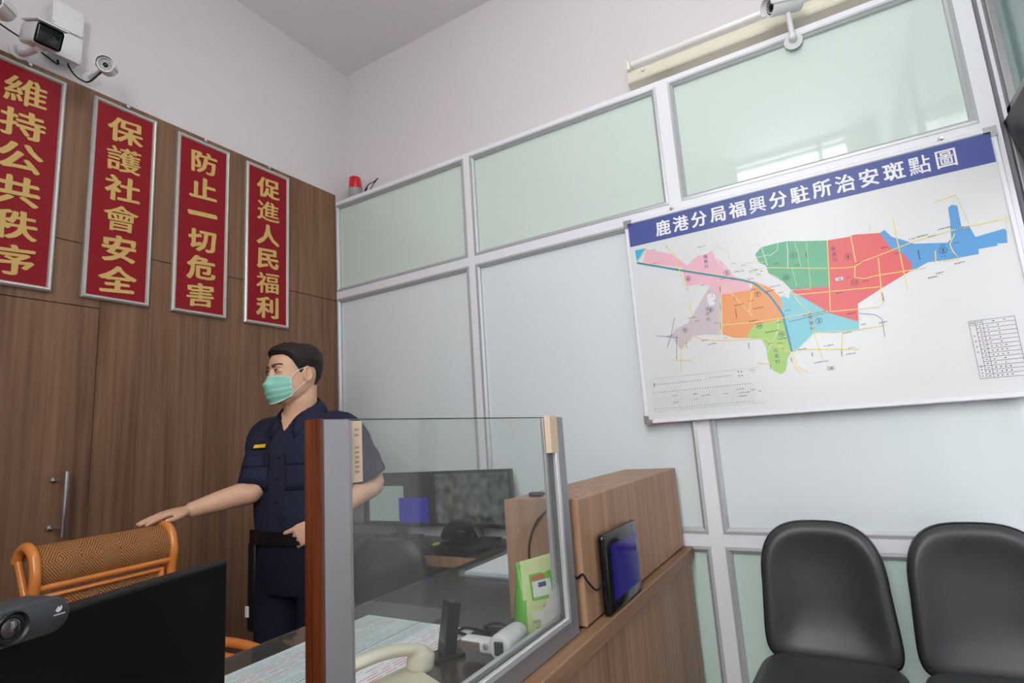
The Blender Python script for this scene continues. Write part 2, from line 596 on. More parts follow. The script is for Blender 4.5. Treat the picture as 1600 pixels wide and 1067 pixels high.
def text_bm(body, size, bold=0.0, extrude=0.0006, res=3):
    c = bpy.data.curves.new('lettering', 'FONT')
    c.body = body
    c.size = size
    c.align_x = 'CENTER'
    c.align_y = 'CENTER'
    c.offset = bold
    c.extrude = extrude
    c.resolution_u = res
    o = bpy.data.objects.new('lettering', c)
    C.objects.link(o)
    dg = bpy.context.evaluated_depsgraph_get()
    me = bpy.data.meshes.new_from_object(o.evaluated_get(dg))
    bpy.data.objects.remove(o)
    bpy.data.curves.remove(c)
    bm = bmesh.new()
    bm.from_mesh(me)
    bpy.data.meshes.remove(me)
    if bm.verts:
        xs = [v.co.x for v in bm.verts]
        ys = [v.co.y for v in bm.verts]
        cx, cy = (min(xs) + max(xs)) / 2, (min(ys) + max(ys)) / 2
        for v in bm.verts:
            v.co.x -= cx
            v.co.y -= cy
    return bm


def bold_text(dst, body, size, dx, dy, place, mi=0, extrude=0.0006):
    """heavy lettering: the same glyph laid over itself, shifted by less than a stroke"""
    g0 = text_bm(body, size, 0.0, extrude)
    k = 0
    for ox, oy in ((0, 0), (-dx, 0), (dx, 0), (0, -dy), (0, dy), (-dx, dy), (dx, -dy)):
        if k and dx == 0 and dy == 0:
            break
        g = g0.copy()
        e = k * 0.00002
        merge(dst, g, lambda p: place(Vector((p.x + ox, p.y + oy, p.z + e))), mi)
        k += 1
    g0.free()


def merge(dst, src, fn=None, mi=0):
    mp = {}
    for v in src.verts:
        mp[v] = dst.verts.new(fn(v.co) if fn else v.co)
    for f in src.faces:
        try:
            nf = dst.faces.new([mp[v] for v in f.verts])
            nf.material_index = mi
        except ValueError:
            pass
    src.free()
    return dst


def remesh(bm, voxel, smooth_iter=4, factor=0.5):
    """one continuous surface out of overlapping closed pieces"""
    bmesh.ops.recalc_face_normals(bm, faces=bm.faces)
    me = bpy.data.meshes.new('tmp')
    bm.to_mesh(me)
    bm.free()
    o = bpy.data.objects.new('tmp', me)
    C.objects.link(o)
    r = o.modifiers.new('r', 'REMESH')
    r.mode = 'VOXEL'
    r.voxel_size = voxel
    if smooth_iter:
        s = o.modifiers.new('s', 'SMOOTH')
        s.iterations = smooth_iter
        s.factor = factor
    dg = bpy.context.evaluated_depsgraph_get()
    m2 = bpy.data.meshes.new_from_object(o.evaluated_get(dg))
    bpy.data.objects.remove(o)
    bpy.data.meshes.remove(me)
    out = bmesh.new()
    out.from_mesh(m2)
    bpy.data.meshes.remove(m2)
    return out
MAP = {"P":{"pink":[[-623,2014],[-518,1968],[-459,1905],[-416,1935],[-374,1935],[-355,1946],[-347,1913],[-321,1888],[-284,1823],[-237,1793],[-231,1755],[-292,1755],[-356,1748],[-379,1799],[-413,1816],[-473,1817],[-482,1901],[-643,1956]],"orange":[[-340,1756],[-231,1755],[-216,1788],[-162,1750],[-131,1707],[-132,1621],[-239,1614],[-272,1569],[-315,1576],[-358,1597]],"grey":[[-379,1801],[-356,1750],[-340,1754],[-364,1595],[-426,1607],[-472,1604],[-526,1557],[-560,1621],[-536,1647],[-485,1664],[-449,1711],[-416,1756]],"green":[[-197,1894],[-172,1916],[-112,1920],[-76,1918],[-36,1908],[51,1890],[32,1714],[-92,1728],[-117,1768],[-160,1806],[-166,1841],[-190,1859]],"red":[[51,1890],[118,1887],[138,1891],[214,1878],[236,1819],[267,1790],[287,1753],[287,1726],[183,1676],[111,1637],[104,1570],[22,1617],[-92,1724],[-81,1730],[32,1715]],"blue":[[214,1878],[229,1886],[246,1856],[274,1838],[305,1816],[346,1808],[394,1798],[407,1808],[414,1873],[416,1918],[427,1925],[441,1919],[440,1845],[461,1837],[470,1800],[545,1810],[550,1801],[547,1761],[519,1765],[521,1758],[471,1758],[469,1741],[393,1740],[332,1743],[284,1721],[287,1753],[267,1790],[236,1819]],"cyan":[[-94,1725],[22,1617],[105,1572],[101,1543],[26,1544],[-40,1554],[-114,1491],[-125,1556],[-132,1621],[-131,1707]],"lime":[[-132,1621],[-125,1556],[-121,1498],[-139,1472],[-151,1428],[-169,1415],[-194,1433],[-207,1475],[-207,1527],[-219,1558],[-272,1569],[-239,1614]],"white":[[-252,1854],[-201,1861],[-166,1841],[-163,1806],[-131,1780],[-118,1765],[-98,1722],[-104,1695],[-125,1711],[-160,1761],[-210,1792],[-241,1808]],"notch":[[-397,1765],[-377,1771],[-363,1758],[-371,1720],[-391,1718],[-397,1733]],"sea":[[-672,2020],[-623,2018],[-643,1989],[-669,1962]]},"canal":[[-669,1962],[-466,1881],[-285,1811],[-243,1793],[-214,1776],[-194,1752],[-166,1715],[-134,1642],[-131,1609],[-126,1550],[-121,1494]],"Y":[[[-164,1831],[42,1783],[92,1775],[120,1773],[150,1787],[192,1796],[307,1824],[409,1837],[569,1842]],[[51,1890],[37,1751],[23,1623]],[[23,1623],[170,1614],[185,1627],[186,1654],[196,1790]],[[-94,1707],[33,1697],[185,1685]],[[122,1772],[116,1734],[145,1723],[178,1727],[261,1726],[325,1725]],[[259,1920],[261,1726],[262,1656]],[[126,1891],[127,1788]],[[-131,1626],[-55,1628],[23,1623]],[[-353,1633],[-237,1626],[-131,1626]],[[-332,1802],[-353,1707],[-371,1587]],[[-332,1802],[-290,1732],[-237,1650]],[[-544,2017],[-506,1962],[-489,1872],[-475,1802]],[[-229,1745],[-248,1670]],[[-471,1608],[-429,1583],[-273,1562],[-204,1556],[-166,1521],[-124,1493]],[[-525,1559],[-537,1464]],[[-570,1519],[-488,1508]],[[-40,1628],[-38,1537],[-25,1455]],[[-93,1719],[-69,1668],[-40,1626]],[[49,1541],[35,1460]],[[-112,1502],[90,1475]],[[-40,1554],[77,1544],[184,1547]],[[358,1778],[353,1733]],[[419,1824],[400,1791],[405,1763],[418,1736],[360,1740]],[[383,1946],[443,1957]],[[-119,1490],[-113,1440],[-80,1411]],[[-123,1481],[-122,1436],[-100,1409]],[[-247,1468],[-203,1458]],[[-469,1752],[-465,1663]],[[-480,1603],[-522,1559]],[[-669,1965],[-623,2016]],[[-165,1533],[-139,1495]]],"W":[[[-112,1920],[-118,1891],[-150,1874]],[[-82,1914],[-84,1871],[-92,1813]],[[-172,1916],[-160,1840]],[[-199,1879],[-150,1880]],[[-638,2005],[-652,1958]],[[-351,1933],[-338,1891],[-284,1823]],[[-152,1624],[-158,1578],[-205,1504]]],"G":[[[-57,1908],[-50,1869],[-48,1809]],[[-17,1898],[-23,1798],[-27,1720]],[[-78,1809],[-72,1740]],[[-164,1810],[-131,1785],[-106,1733]],[[-27,1718],[-92,1726]],[[-350,1939],[-329,1966]],[[-331,1953],[-298,1933],[-292,1894]],[[-220,1927],[-180,1936],[-172,1916]],[[-233,1866],[-164,1855]],[[-219,1847],[-188,1797]],[[188,1921],[187,1882]],[[443,1957],[462,1844]],[[556,1856],[546,1761]],[[-229,1818],[-172,1836]]],"B":[[[-537,1694],[-561,1615],[-582,1574]],[[-536,1618],[-549,1519]],[[-620,1630],[-532,1608]],[[109,1602],[157,1589],[174,1570],[173,1506]],[[-118,1607],[-57,1614],[23,1623]]],"circ":{"6":[-463,1848],"5":[-310,1841],"7":[-210,1733],"8":[-390,1702],"9":[-500,1635],"14":[-219,1609],"10":[-148,1566],"2":[-18,1596],"3":[379,1774],"4":[106,1814],"11":[113,1715],"1":[-67,1857],"12":[-102,1779]},"vill":{"福興村":[-384,1905],"番婆村":[65,1833],"秀厝村":[-43,1591],"外中村":[-403,1687],"社尾村":[-175,1485]},"marks":[[-592,2002,15,3],[-592,1944,21,3],[-533,2005,6,6],[-394,1971,29,4],[-501,1895,16,3],[-330,1820,16,4],[-291,1811,16,3],[-259,1837,25,3],[-410,1810,18,4],[-469,1804,4,14],[-344,1779,4,26],[-352,1706,4,26],[-361,1634,4,26],[-295,1733,4,16],[-282,1704,35,4],[-220,1755,25,4],[-237,1712,21,4],[-214,1679,37,4],[-239,1632,33,4],[-179,1581,50,4],[-147,1548,33,4],[-190,1536,21,4],[-157,1532,21,4],[-369,1737,15,4],[-378,1761,4,14],[-467,1683,33,4],[-449,1667,18,4],[-375,1646,13,4],[-429,1583,25,4],[-402,1564,33,4],[-348,1581,15,4],[-267,1538,4,24],[-202,1445,4,20],[-88,1499,30,4],[-2,1501,35,5],[68,1483,21,5],[63,1462,30,5],[-32,1445,47,5],[-57,1475,4,18],[36,1466,5,22],[117,1561,15,5],[175,1559,25,4],[188,1648,6,34],[63,1539,28,5],[-163,1738,33,4],[-128,1725,20,4],[-145,1753,38,4],[-114,1652,20,4],[-30,1626,76,5],[-129,1839,20,5],[-24,1851,5,24],[96,1738,16,4],[144,1714,21,4],[61,1687,23,4],[86,1606,30,4],[219,1823,21,4],[254,1793,20,4],[300,1835,21,5],[330,1838,33,5],[358,1831,25,5],[394,1850,38,5],[441,1839,37,5],[381,1792,16,4],[376,1754,16,4],[418,1792,15,4],[414,1723,28,5],[358,1700,25,5],[336,1689,28,5],[-297,1672,6,40],[312,1774,6,34],[-564,1622,25,4],[-283,1873,16,3],[-246,1858,18,3],[-205,1831,18,4],[-197,1811,18,3],[-222,1829,15,3],[-59,1818,18,3],[141,1785,21,4],[-502,1575,4,26],[-128,1465,4,18],[-149,1612,20,4],[-184,1821,11,3],[-226,1799,25,3],[-276,1840,13,3]]}
# ------------------------------------------------------------------ the room
XL, XR = -2.575, 0.62          # left wall and right (doorway) wall
YB, YF = 2.47, -0.80           # wall behind the partition, wall behind the camera
ZC = 3.755
struct('floor', bx((XL - 0.3, YF - 0.2, -0.1), (XR + 0.12, YB + 0.2, 0.0)), M['floor'])
struct('ceiling', bx((XL - 0.3, YF - 0.2, ZC), (XR + 0.12, YB + 0.2, ZC + 0.1)), M['ceiling'])
struct('wall_left', bx((XL - 0.2, YF - 0.15, 0.0), (XL, YB + 0.15, ZC)), M['plaster'])
struct('wall_back', bx((XL, YB, 0.0), (XR, YB + 0.15, ZC)), M['plaster'])

# wall behind the camera; its window extended downward to add frontal light
WX0, WX1, WZ0, WZ1 = -0.55, 0.41, 1.38, 3.735
bm = B()
box(bm, (XL, YF - 0.15, 0), (WX0, YF, ZC))
box(bm, (WX1, YF - 0.15, 0), (XR, YF, ZC))
box(bm, (WX0, YF - 0.15, 0), (WX1, YF, WZ0))
box(bm, (WX0, YF - 0.15, WZ1), (WX1, YF, ZC))
struct('wall_front', bm, M['plaster'])
bm = B()
box(bm, (WX0, YF - 0.09, WZ1 - 0.02), (WX1, YF - 0.04, WZ1))
box(bm, (WX0, YF - 0.09, WZ0), (WX1, YF - 0.04, WZ0 + 0.03))
box(bm, (WX0, YF - 0.09, WZ0), (WX0 + 0.02, YF - 0.04, WZ1))
box(bm, (WX1 - 0.02, YF - 0.09, WZ0), (WX1, YF - 0.04, WZ1))
box(bm, (0.165, YF - 0.09, WZ0), (0.205, YF - 0.04, WZ1))
box(bm, (WX0, YF - 0.09, 3.655), (WX1, YF - 0.04, 3.684))
struct('window_10', bm, M['alu_white'])

# right wall: doorway narrowed to cut its daylight, frosted fanlights above
bm = B()
box(bm, (XR, YF - 0.15, 0), (XR + 0.12, -0.60, ZC))
box(bm, (XR, -0.60, 0), (XR + 0.12, 1.23, 2.19))
box(bm, (XR, -0.60, 3.30), (XR + 0.12, YB + 0.15, ZC))
box(bm, (XR, 2.36, 0), (XR + 0.12, YB + 0.15, 3.30))
struct('wall_right', bm, M['alu_white'])
bm = B()
for y0, y1 in ((2.315, 2.36), (0.86, 0.905), (-0.60, -0.555)):
    box(bm, (XR + 0.01, y0, 2.185), (XR + 0.07, y1, 3.30), 0.003)
for z0, z1 in ((2.185, 2.23), (3.255, 3.30)):
    box(bm, (XR + 0.01, -0.60, z0), (XR + 0.07, 2.36, z1), 0.003)
w = struct('window_11', bm, M['alu'])
bm = B()
box(bm, (XR + 0.03, -0.56, 2.22), (XR + 0.04, 2.32, 3.26))
struct('pane', bm, M['teal_panel'], w)
struct('trim_1', bx((XR - 0.001, 2.335, 0), (XR + 0.09, 2.362, 2.19), 0.003), M['alu'])
# dark roller box over the doorway, its near end cut back to the corner
bm = B()
prof = [(2.36, 2.184), (1.23, 2.184), (1.23, 1.93), (2.19, 1.93), (2.26, 2.03)]
prism(bm, prof, lambda p: Vector((XR - 0.005, p[0], p[1])), lambda p: Vector((XR + 0.10, p[0], p[1])))
struct('shutter_box', bm, M['black_plastic'])
bm = B()
for y0, y1 in ((1.232, 1.272), (2.320, 2.334)):
    box(bm, (XR + 0.045, y0, 0.0), (XR + 0.085, y1, 2.18), 0.003)
for z0, z1 in ((0.0, 0.08), (2.10, 2.18)):
    box(bm, (XR + 0.045, 1.272, z0), (XR + 0.085, 2.320, z1), 0.003)
w = struct('added_door', bm, M['alu'])  # added leaf, closing the doorway to dim its daylight
struct('pane', bx((XR + 0.060, 1.272, 0.08), (XR + 0.068, 2.320, 2.10)), clear_glass('daylight_dimming_glass', (0.52, 0.53, 0.54, 1), 0.0, (1, 1, 1, 1)), w)  # tint cuts the brightness coming in from outside
struct('added_sky_blocker', bx((XR + 0.12, -0.5, 2.62), (2.1, 3.5, 2.70)), M['plaster'])  # unseen slab added to keep the upper sky off the doorway
struct('added_bounce_wall', bx((3.0, -2.0, -0.02), (3.15, 9.0, 2.6)), M['plaster'])  # unseen white surface added to bounce soft light into the doorway
struct('ground', bx((XR + 0.12, -6, -0.12), (14, 12, -0.02)), M['concrete'])

# wood cladding on the left wall: fascia over lower panels, door cut in it
XW = -2.570
bm = B()
box(bm, (XL - 0.01, YF, 2.1475), (XW, 2.352, 2.842), 0.0012, 1)
box(bm, (XL - 0.01, 1.0855, 0.0), (XW, 2.352, 2.1445), 0.0012, 1)
box(bm, (XL - 0.01, YF, 1.8865), (XW, 1.0845, 2.1445), 0.0012, 1)
box(bm, (XL - 0.01, YF, 0.0), (XW, 0.0985, 1.8845), 0.0012, 1)
struct('trim_2', bm, M['walnut'])
struct('trim_3', bx((XL - 0.012, YF, 0.0), (XL + 0.0008, 2.352, 2.84)), M['black_plastic'])
bm = B()
box(bm, (XL - 0.01, 0.1005, 0.004), (XW, 1.0835, 1.8835), 0.0012, 1)
dr = struct('door_1', bm, M['walnut'])
bm = B()
tube(bm, [(-2.505, 0.982, 1.0), (-2.505, 0.982, 1.235)], 0.0085, 16)
for z in (1.032, 1.205):
    tube(bm, [(-2.57, 0.965, z), (-2.507, 0.980, z)], 0.0055, 12)
    lathe(bm, [(0.011, 0), (0.011, 0.006), (0.008, 0.009)], (-2.57, 0.965, z), (1, 0.1, 0), 16)
h = struct('door_handle', bm, M['steel'], dr, smooth=True)

# glazed partition: white frame, grey beads, frosted panes
YG = 2.35
cols = [(-2.568, -1.579), (-1.537, -0.512), (-0.457, 0.553)]
rows = [(0.06, 0.774), (0.823, 2.155), (2.203, 2.768)]
bm = B()
for x0, x1 in ((-2.570, -2.568), (-1.579, -1.537), (-0.512, -0.457), (0.553, 0.604)):
    box(bm, (x0, YG, 0), (x1, YB, 2.792), 0.0015)
for z0, z1 in ((0, 0.06), (0.774, 0.823), (2.155, 2.203), (2.768, 2.792)):
    box(bm, (-2.570, YG + 0.0005, z0), (0.604, YB, z1), 0.0015)
struct('trim_4', bm, M['alu_white'])
n = 0
for ri, (z0, z1) in enumerate(rows):
    for x0, x1 in cols:
        n += 1
        bm = B()
        bw, dpt = 0.021, 0.022
        yo, yi = YG - 0.002, YG + 0.028
        # moulded bead: a mitred frame whose inner lip slopes back to the pane
        def fr(a, y):
            return [Vector((x0 + a, y, z0 + a)), Vector((x1 - a, y, z0 + a)), Vector((x1 - a, y, z1 - a)), Vector((x0 + a, y, z1 - a))]
        loft(bm, [fr(0.0, yi), fr(0.0, yo), fr(0.010, yo - 0.001), fr(0.013, yo + 0.004), fr(bw, yo + 0.010), fr(bw + 0.002, yi)], cap=False)
        w = struct('window_%d' % n, bm, M['alu_grey'])
        bm = B()
        box(bm, (x0 + 0.004, YG + 0.022, z0 + 0.004), (x1 - 0.004, YG + 0.030, z1 - 0.004))
        struct('pane', bm, M[('pane_low', 'pane_mid', 'pane_top')[ri]], w)

# unseen fill luminaires added to brighten the room from above
def fill_luminaire(x, y, label, watts):
    t = thing('added_fill_lamp', label, 'ceiling lamp', (x, y, ZC - 0.09), 0, 'added fill lamps')
    bm = B()
    box(bm, (x - 0.15, y - 0.33, ZC - 0.05), (x + 0.15, y + 0.33, ZC), 0.006)
    obj('lamp_body', bm, M['white_plastic'], t)
    for dx in (-0.07, 0.07):
        bm = B()
        tube(bm, [(x + dx, y - 0.30, ZC - 0.072), (x + dx, y + 0.30, ZC - 0.072)], 0.014, 12)
        obj('lamp_tube', bm, M['fill_tube'], t, smooth=True)
M['fill_tube'] = mat('fill_lamp_glow', rgb(240, 240, 240), 0.4, 0.3, emit=(1, 0.98, 0.96, 1), estr=15.0)  # glow of the added fill luminaires
# ------------------------------------------------------------------ red banners on the wood wall
BZ0, BZ1 = 1.920, 2.812
chars = ['維持公共秩序', '保護社會安全', '防止一切危害', '促進人民福利']
spans = [(0.655, 0.911), (1.009, 1.265), (1.361, 1.6255), (1.723, 1.9915)]
blab = ['leftmost red wall sign, cut off by the left edge, gold characters ending in 秩序',
        'red wall sign with gold brush characters 保護社會安全 in a silver frame',
        'red wall sign with gold brush characters 防止一切危害 in a silver frame',
        'red wall sign with gold brush characters 促進人民福利, nearest the white corner']
XF = -2.548
for txt, (y0, y1), lb in zip(chars, spans, blab):
    t = thing('hanging_sign', lb, 'sign', (XW, (y0 + y1) / 2, BZ0), 0, 'red slogan signs on the wood wall')
    bm = B()
    box(bm, (XW + 0.001, y0 + 0.008, BZ0 + 0.008), (XW + 0.014, y1 - 0.008, BZ1 - 0.008))
    obj('panel', bm, M['banner_red'], t)
    bm = B()

    def fr(a, x):
        return [Vector((x, y0 + a, BZ0 + a)), Vector((x, y1 - a, BZ0 + a)), Vector((x, y1 - a, BZ1 - a)), Vector((x, y0 + a, BZ1 - a))]
    loft(bm, [fr(0.0, XW + 0.0005), fr(0.0, XF - 0.006), fr(0.006, XF), fr(0.013, XF - 0.002), fr(0.018, XF - 0.009), fr(0.018, XW + 0.012)], cap=False)
    obj('frame', bm, M['frame_silver'], t)
    bm = B()
    lathe(bm, [(0.004, 0), (0.004, 0.012), (0.009, 0.013), (0.008, 0.018), (0.003, 0.020)], (XW, (y0 + y1) / 2 + 0.004, BZ1 + 0.012), (1, 0, 0), 12)
    obj('hanging_screw', bm, M['steel'], t, smooth=True)
    bm = B()
    step = (BZ1 - BZ0 - 0.075) / 6
    for i, ch in enumerate(txt):
        zc = BZ1 - 0.045 - step * (i + 0.5)
        yc = (y0 + y1) / 2
        big = 1.0 if ch != '一' else 1.05

        def place(p, zc=zc, yc=yc, big=big):
            # brush hand: strokes climb to the right, feet of strokes swell
            u = p.x * 1.15 * big
            v = p.y * 0.98 + 0.10 * p.x
            nz = noise.noise(Vector((u * 38 + zc * 7, v * 38 + yc * 9, 0.3))) * 0.0028
            nz2 = noise.noise(Vector((u * 38 - 5, v * 38 + yc * 3, 4.3))) * 0.0028
            return Vector((XW + 0.0155 + p.z, yc + u + nz, zc + v + nz2))
        bold_text(bm, ch, 0.124, *((0.0022, 0.0010) if ch in '護會維福進' else (0.0040, 0.0068) if ch == '一' else (0.0042, 0.0030) if ch in '人止切公民全安共危利' else (0.0036, 0.0018)), place, extrude=0.0008)
    obj('lettering', bm, M['gold'], t)

# ------------------------------------------------------------------ map board
t = thing('map_board', 'large white district map board with blue title band hung on the glass partition', 'map board', (-0.06, 2.345, 1.265))
bx0, bx1, bz0, bz1 = -0.707, 0.579, 1.266, 2.158
obj('backing', bx((bx0 + 0.006, 2.312, bz0 + 0.006), (bx1 - 0.006, 2.335, bz1 - 0.006)), M['board_white'], t)
bm = B()


def fr(a, y):
    return [Vector((bx0 + a, y, bz0 + a)), Vector((bx1 - a, y, bz0 + a)), Vector((bx1 - a, y, bz1 - a)), Vector((bx0 + a, y, bz1 - a))]


loft(bm, [fr(0, 2.347), fr(0, 2.309), fr(0.003, 2.305), fr(0.013, 2.305), fr(0.016, 2.311)], cap=False)
obj('board_frame', bm, M['alu_white'], t)
for cx, cz, sx, sz in ((bx0, bz0, 1, 1), (bx1, bz0, -1, 1), (bx0, bz1, 1, -1), (bx1, bz1, -1, -1)):
    bm = B()
    L, wd = 0.035, 0.018
    poly = [(0, 0), (L, 0), (L, wd), (wd, wd), (wd, L), (0, L)]
    prism(bm, poly, lambda p: Vector((cx - sx * 0.002 + sx * p[0], 2.3015, cz - sz * 0.002 + sz * p[1])),
          lambda p: Vector((cx - sx * 0.002 + sx * p[0], 2.346, cz - sz * 0.002 + sz * p[1])))
    obj('corner_cap', bm, M['grey_plastic'] if False else M['alu'], t)
for x in (-0.501, 0.440):
    bm = B()
    lathe(bm, [(0.009, 0), (0.010, 0.004), (0.010, 0.010), (0.006, 0.016), (0.004, 0.03)], (x, 2.35, bz1 + 0.014), (0, -1, 0), 16)
    box(bm, (x - 0.011, 2.325, bz1 - 0.004), (x + 0.011, 2.348, bz1 + 0.004))
    obj('hanging_bolt', bm, M['steel'], t, smooth=True)
obj('title_band', bx((bx0 + 0.016, 2.3108, 2.039), (bx1 - 0.008, 2.3125, 2.143)), M['band_blue'], t)
bm = B()
title = '鹿港分局福興分駐所治安斑點圖'
x0t, x1t = -0.540, 0.438
for i, ch in enumerate(title):
    xc = x0t + (x1t - x0t) * i / (len(title) - 1)
    bold_text(bm, ch, 0.065, *((0.0007, 0.0006) if ch in '圖點興' else (0.0017, 0.0012)), lambda p: Vector((xc + p.x, 2.3100 - p.z, 2.0905 + p.y * 1.08)), extrude=0.0004)
obj('title_lettering', bm, M['print_white'], t)

YM = 2.3118
LAY = 0.00028
names = ['pink', 'orange', 'grey', 'green', 'red', 'blue', 'cyan', 'lime', 'white', 'sea', 'canal', 'yellow', 'palegreen', 'thinblue', 'ink', 'inkred', 'inkgrey', 'inkpurple']
idx = {k: i for i, k in enumerate(names)}
bm = B()


def flat(poly, lay, mi):
    vs = [bm.verts.new((x / 1000.0, YM - lay * LAY, z / 1000.0)) for x, z in poly]
    try:
        f = bm.faces.new(vs)
        f.material_index = mi
        if f.calc_area() > 0:
            f.normal_update()
            if f.normal.y > 0:
                f.normal_flip()
    except ValueError:
        pass


def stroke(line, w, lay, mi, smooth=False):
    pts = smooth_path([(a, b, 0) for a, b in line], 4) if smooth else [Vector((a, b, 0)) for a, b in line]
    L, R_ = [], []
    for i, p in enumerate(pts):
        d = (pts[min(i + 1, len(pts) - 1)] - pts[max(i - 1, 0)])
        d.normalize()
        nn = Vector((-d.y, d.x, 0)) * w / 2
        L.append(p + nn)
        R_.append(p - nn)
    for i in range(len(pts) - 1):
        flat([(L[i].x, L[i].y), (L[i + 1].x, L[i + 1].y), (R_[i + 1].x, R_[i + 1].y), (R_[i].x, R_[i].y)], lay, mi)


for k in ('pink', 'grey', 'orange', 'green', 'red', 'blue', 'cyan', 'lime'):
    flat(MAP['P'][k], {'pink': 1, 'grey': 1.4, 'orange': 1.8, 'green': 1, 'red': 1.4, 'blue': 1.8, 'cyan': 2.2, 'lime': 2.6}[k], idx[k])
for k in ('white', 'notch', 'sea'):
    flat(MAP['P'][k], 3, idx.get(k, idx['white']))
for l in MAP['G']:
    stroke(l, 2.0, 3.5, idx['palegreen'])
for l in MAP['W']:
    stroke(l, 2.4, 3.8, idx['white'])
stroke([(a, b + 5) for a, b in MAP['canal']], 3, 4, idx['yellow'], True)
stroke(MAP['canal'], 7.5, 4.4, idx['canal'], True)
for l in MAP['Y']:
    stroke(l, 3.0, 4.8, idx['yellow'])
for l in MAP['B']:
    stroke(l, 1.6, 5.2, idx['thinblue'])
rnd = random.Random(3)


def glyphs(x, z, w, h, col='ink', lay=5.6):
    """print too small to read: a run of little broken marks"""
    vert = h > w
    L = max(w, h)
    n_ = max(1, int(L / 5.5))
    for i in range(n_):
        s = (i + 0.5) / n_ - 0.5
        gx = x + (0 if vert else s * L)
        gz = z + (-s * L if vert else s * L * 0.06)
        for _ in range(4):
            a = rnd.uniform(-1.6, 1.6)
            b_ = rnd.uniform(-1.5, 1.5)
            if rnd.random() < 0.5:
                flat([(gx - 1.7, gz + b_), (gx + 1.7, gz + b_), (gx + 1.7, gz + b_ - 1.1), (gx - 1.7, gz + b_ - 1.1)], lay, idx[col])
            else:
                flat([(gx + a, gz - 1.8), (gx + a + 1.1, gz - 1.8), (gx + a + 1.1, gz + 1.8), (gx + a, gz + 1.8)], lay, idx[col])


for x, z, w_, h_ in MAP['marks']:
    glyphs(x, z, w_, h_)
for k, (x, z) in MAP['circ'].items():
    g = text_bm(k, 0.0165 if len(k) == 1 else 0.0135, 0.0004, 0.0)
    merge(bm, g, lambda p: Vector((x / 1000.0 + p.x, YM - 6 * LAY, z / 1000.0 + p.y)), idx['ink'])
    ring = [(x + 10.5 * math.cos(a * PI / 12), z + 10.5 * math.sin(a * PI / 12)) for a in range(25)]
    stroke(ring, 1.4, 6, idx['ink'])
for k, (x, z) in MAP['vill'].items():
    for i, ch in enumerate(k):
        g = text_bm(ch, 0.0165, 0.0, 0.0)
        merge(bm, g, lambda p: Vector((x / 1000.0 + p.x, YM - 6 * LAY, z / 1000.0 + (1 - i) * 0.021 + p.y)), idx['inkpurple'])
g = text_bm('142', 0.010, 0.0002, 0.0)
merge(bm, g, lambda p: Vector((0.068 + p.x, YM - 6.4 * LAY, 1.738 + p.y)), idx['ink'])
flat([(56, 1732), (80, 1732), (80, 1744), (56, 1744)], 6, idx['white'])
g = text_bm('148', 0.010, 0.0002, 0.0)
merge(bm, g, lambda p: Vector((-0.004 + p.x, YM - 6.4 * LAY, 1.418 + p.y)), idx['ink'])
stroke([(-16, 1412), (8, 1412), (8, 1424), (-16, 1424), (-16, 1412)], 1.0, 6, idx['ink'])
obj('map_print', bm, [M['map_' + k] for k in names], t, recalc=False)

# legend table at the lower right of the board
bm = B()
tx0, tx1, tz0, tz1 = 406, 522, 1334, 1523
rows_ = 14
for i in range(rows_ + 1):
    z = tz1 - (tz1 - tz0) * i / rows_
    x_ = tx0 if i in (0, 1, 11, 14) else tx0 + 16
    stroke([(x_, z), (tx1, z)], 1.0, 5, idx['ink'])
for x in (tx0, tx0 + 17, tx0 + 35, tx1):
    stroke([(x, tz0), (x, tz1)], 1.0, 5, idx['ink'])
for i in range(rows_):
    z = tz1 - (tz1 - tz0) * (i + 0.5) / rows_
    col = 'inkred' if 0 < i < 11 else 'ink'
    glyphs(tx0 + 26, z, 8 if i else 14, 3, col)
    if i == 0:
        glyphs(tx0 + 8, z, 13, 3)
        glyphs(tx0 + 62, z, 6, 3)
        glyphs(tx0 + 90, z, 6, 3)
    elif i in (6, 7, 8, 11, 12, 13):
        for q in range(4):
            glyphs(tx0 + 45 + q * 12, z, 6, 3, col)
    else:
        glyphs(tx0 + 45, z, 6, 3, col)
        glyphs(tx0 + 72, z, 6, 3, col)
for q in range(4):
    glyphs(tx0 + 8, 1474 - q * 18, 5, 3, 'inkred')
    glyphs(tx0 + 8, 1372 - q * 10, 5, 3, 'ink')
obj('legend_table', bm, [M['map_' + k] for k in names], t, recalc=False)

# faint text block at the lower left of the board
bm = B()
gx0, gx1, gz0, gz1 = -661, -239, 1315, 1450
stroke([(gx0, gz0), (gx1, gz0), (gx1, gz1), (gx0, gz1), (gx0, gz0)], 0.6, 4, idx['inkgrey'])
for x in range(gx0 + 10, gx1 - 30, 9):
    stroke([(x, gz0 + 14), (x, gz0 + 70)], 0.4, 4, idx['inkgrey'])
for z, xa, xb in ((1425, gx0 + 6, gx0 + 200), (1430, gx0 + 235, gx0 + 320), (1392, gx0 + 2, gx1 - 38), (1324, gx0 + 2, gx1 - 30)):
    x = xa
    while x < xb:
        glyphs(x, z, 6, 3, 'inkgrey')
        x += 10
for x, z, w_ in ((-575, 1372, 26), (-570, 1346, 26), (-545, 1358, 8), (-490, 1372, 18), (-490, 1350, 18), (-450, 1363, 36), (-375, 1362, 20), (-320, 1374, 30), (-305, 1360, 40), (-315, 1347, 36), (-275, 1368, 18), (-250, 1360, 12), (-262, 1432, 10), (-268, 1442, 20)):
    glyphs(x, z, w_, 3, 'inkgrey')
for x, z in ((-652, 1431), (-652, 1425), (-652, 1419), (-318, 1442), (-307, 1441), (-317, 1425), (-306, 1425)):
    flat([(x - 2, z - 2), (x + 2, z - 2), (x + 2, z + 2), (x - 2, z + 2)], 5, idx['ink'])
obj('footnote_print', bm, [M['map_' + k] for k in names], t, recalc=False)

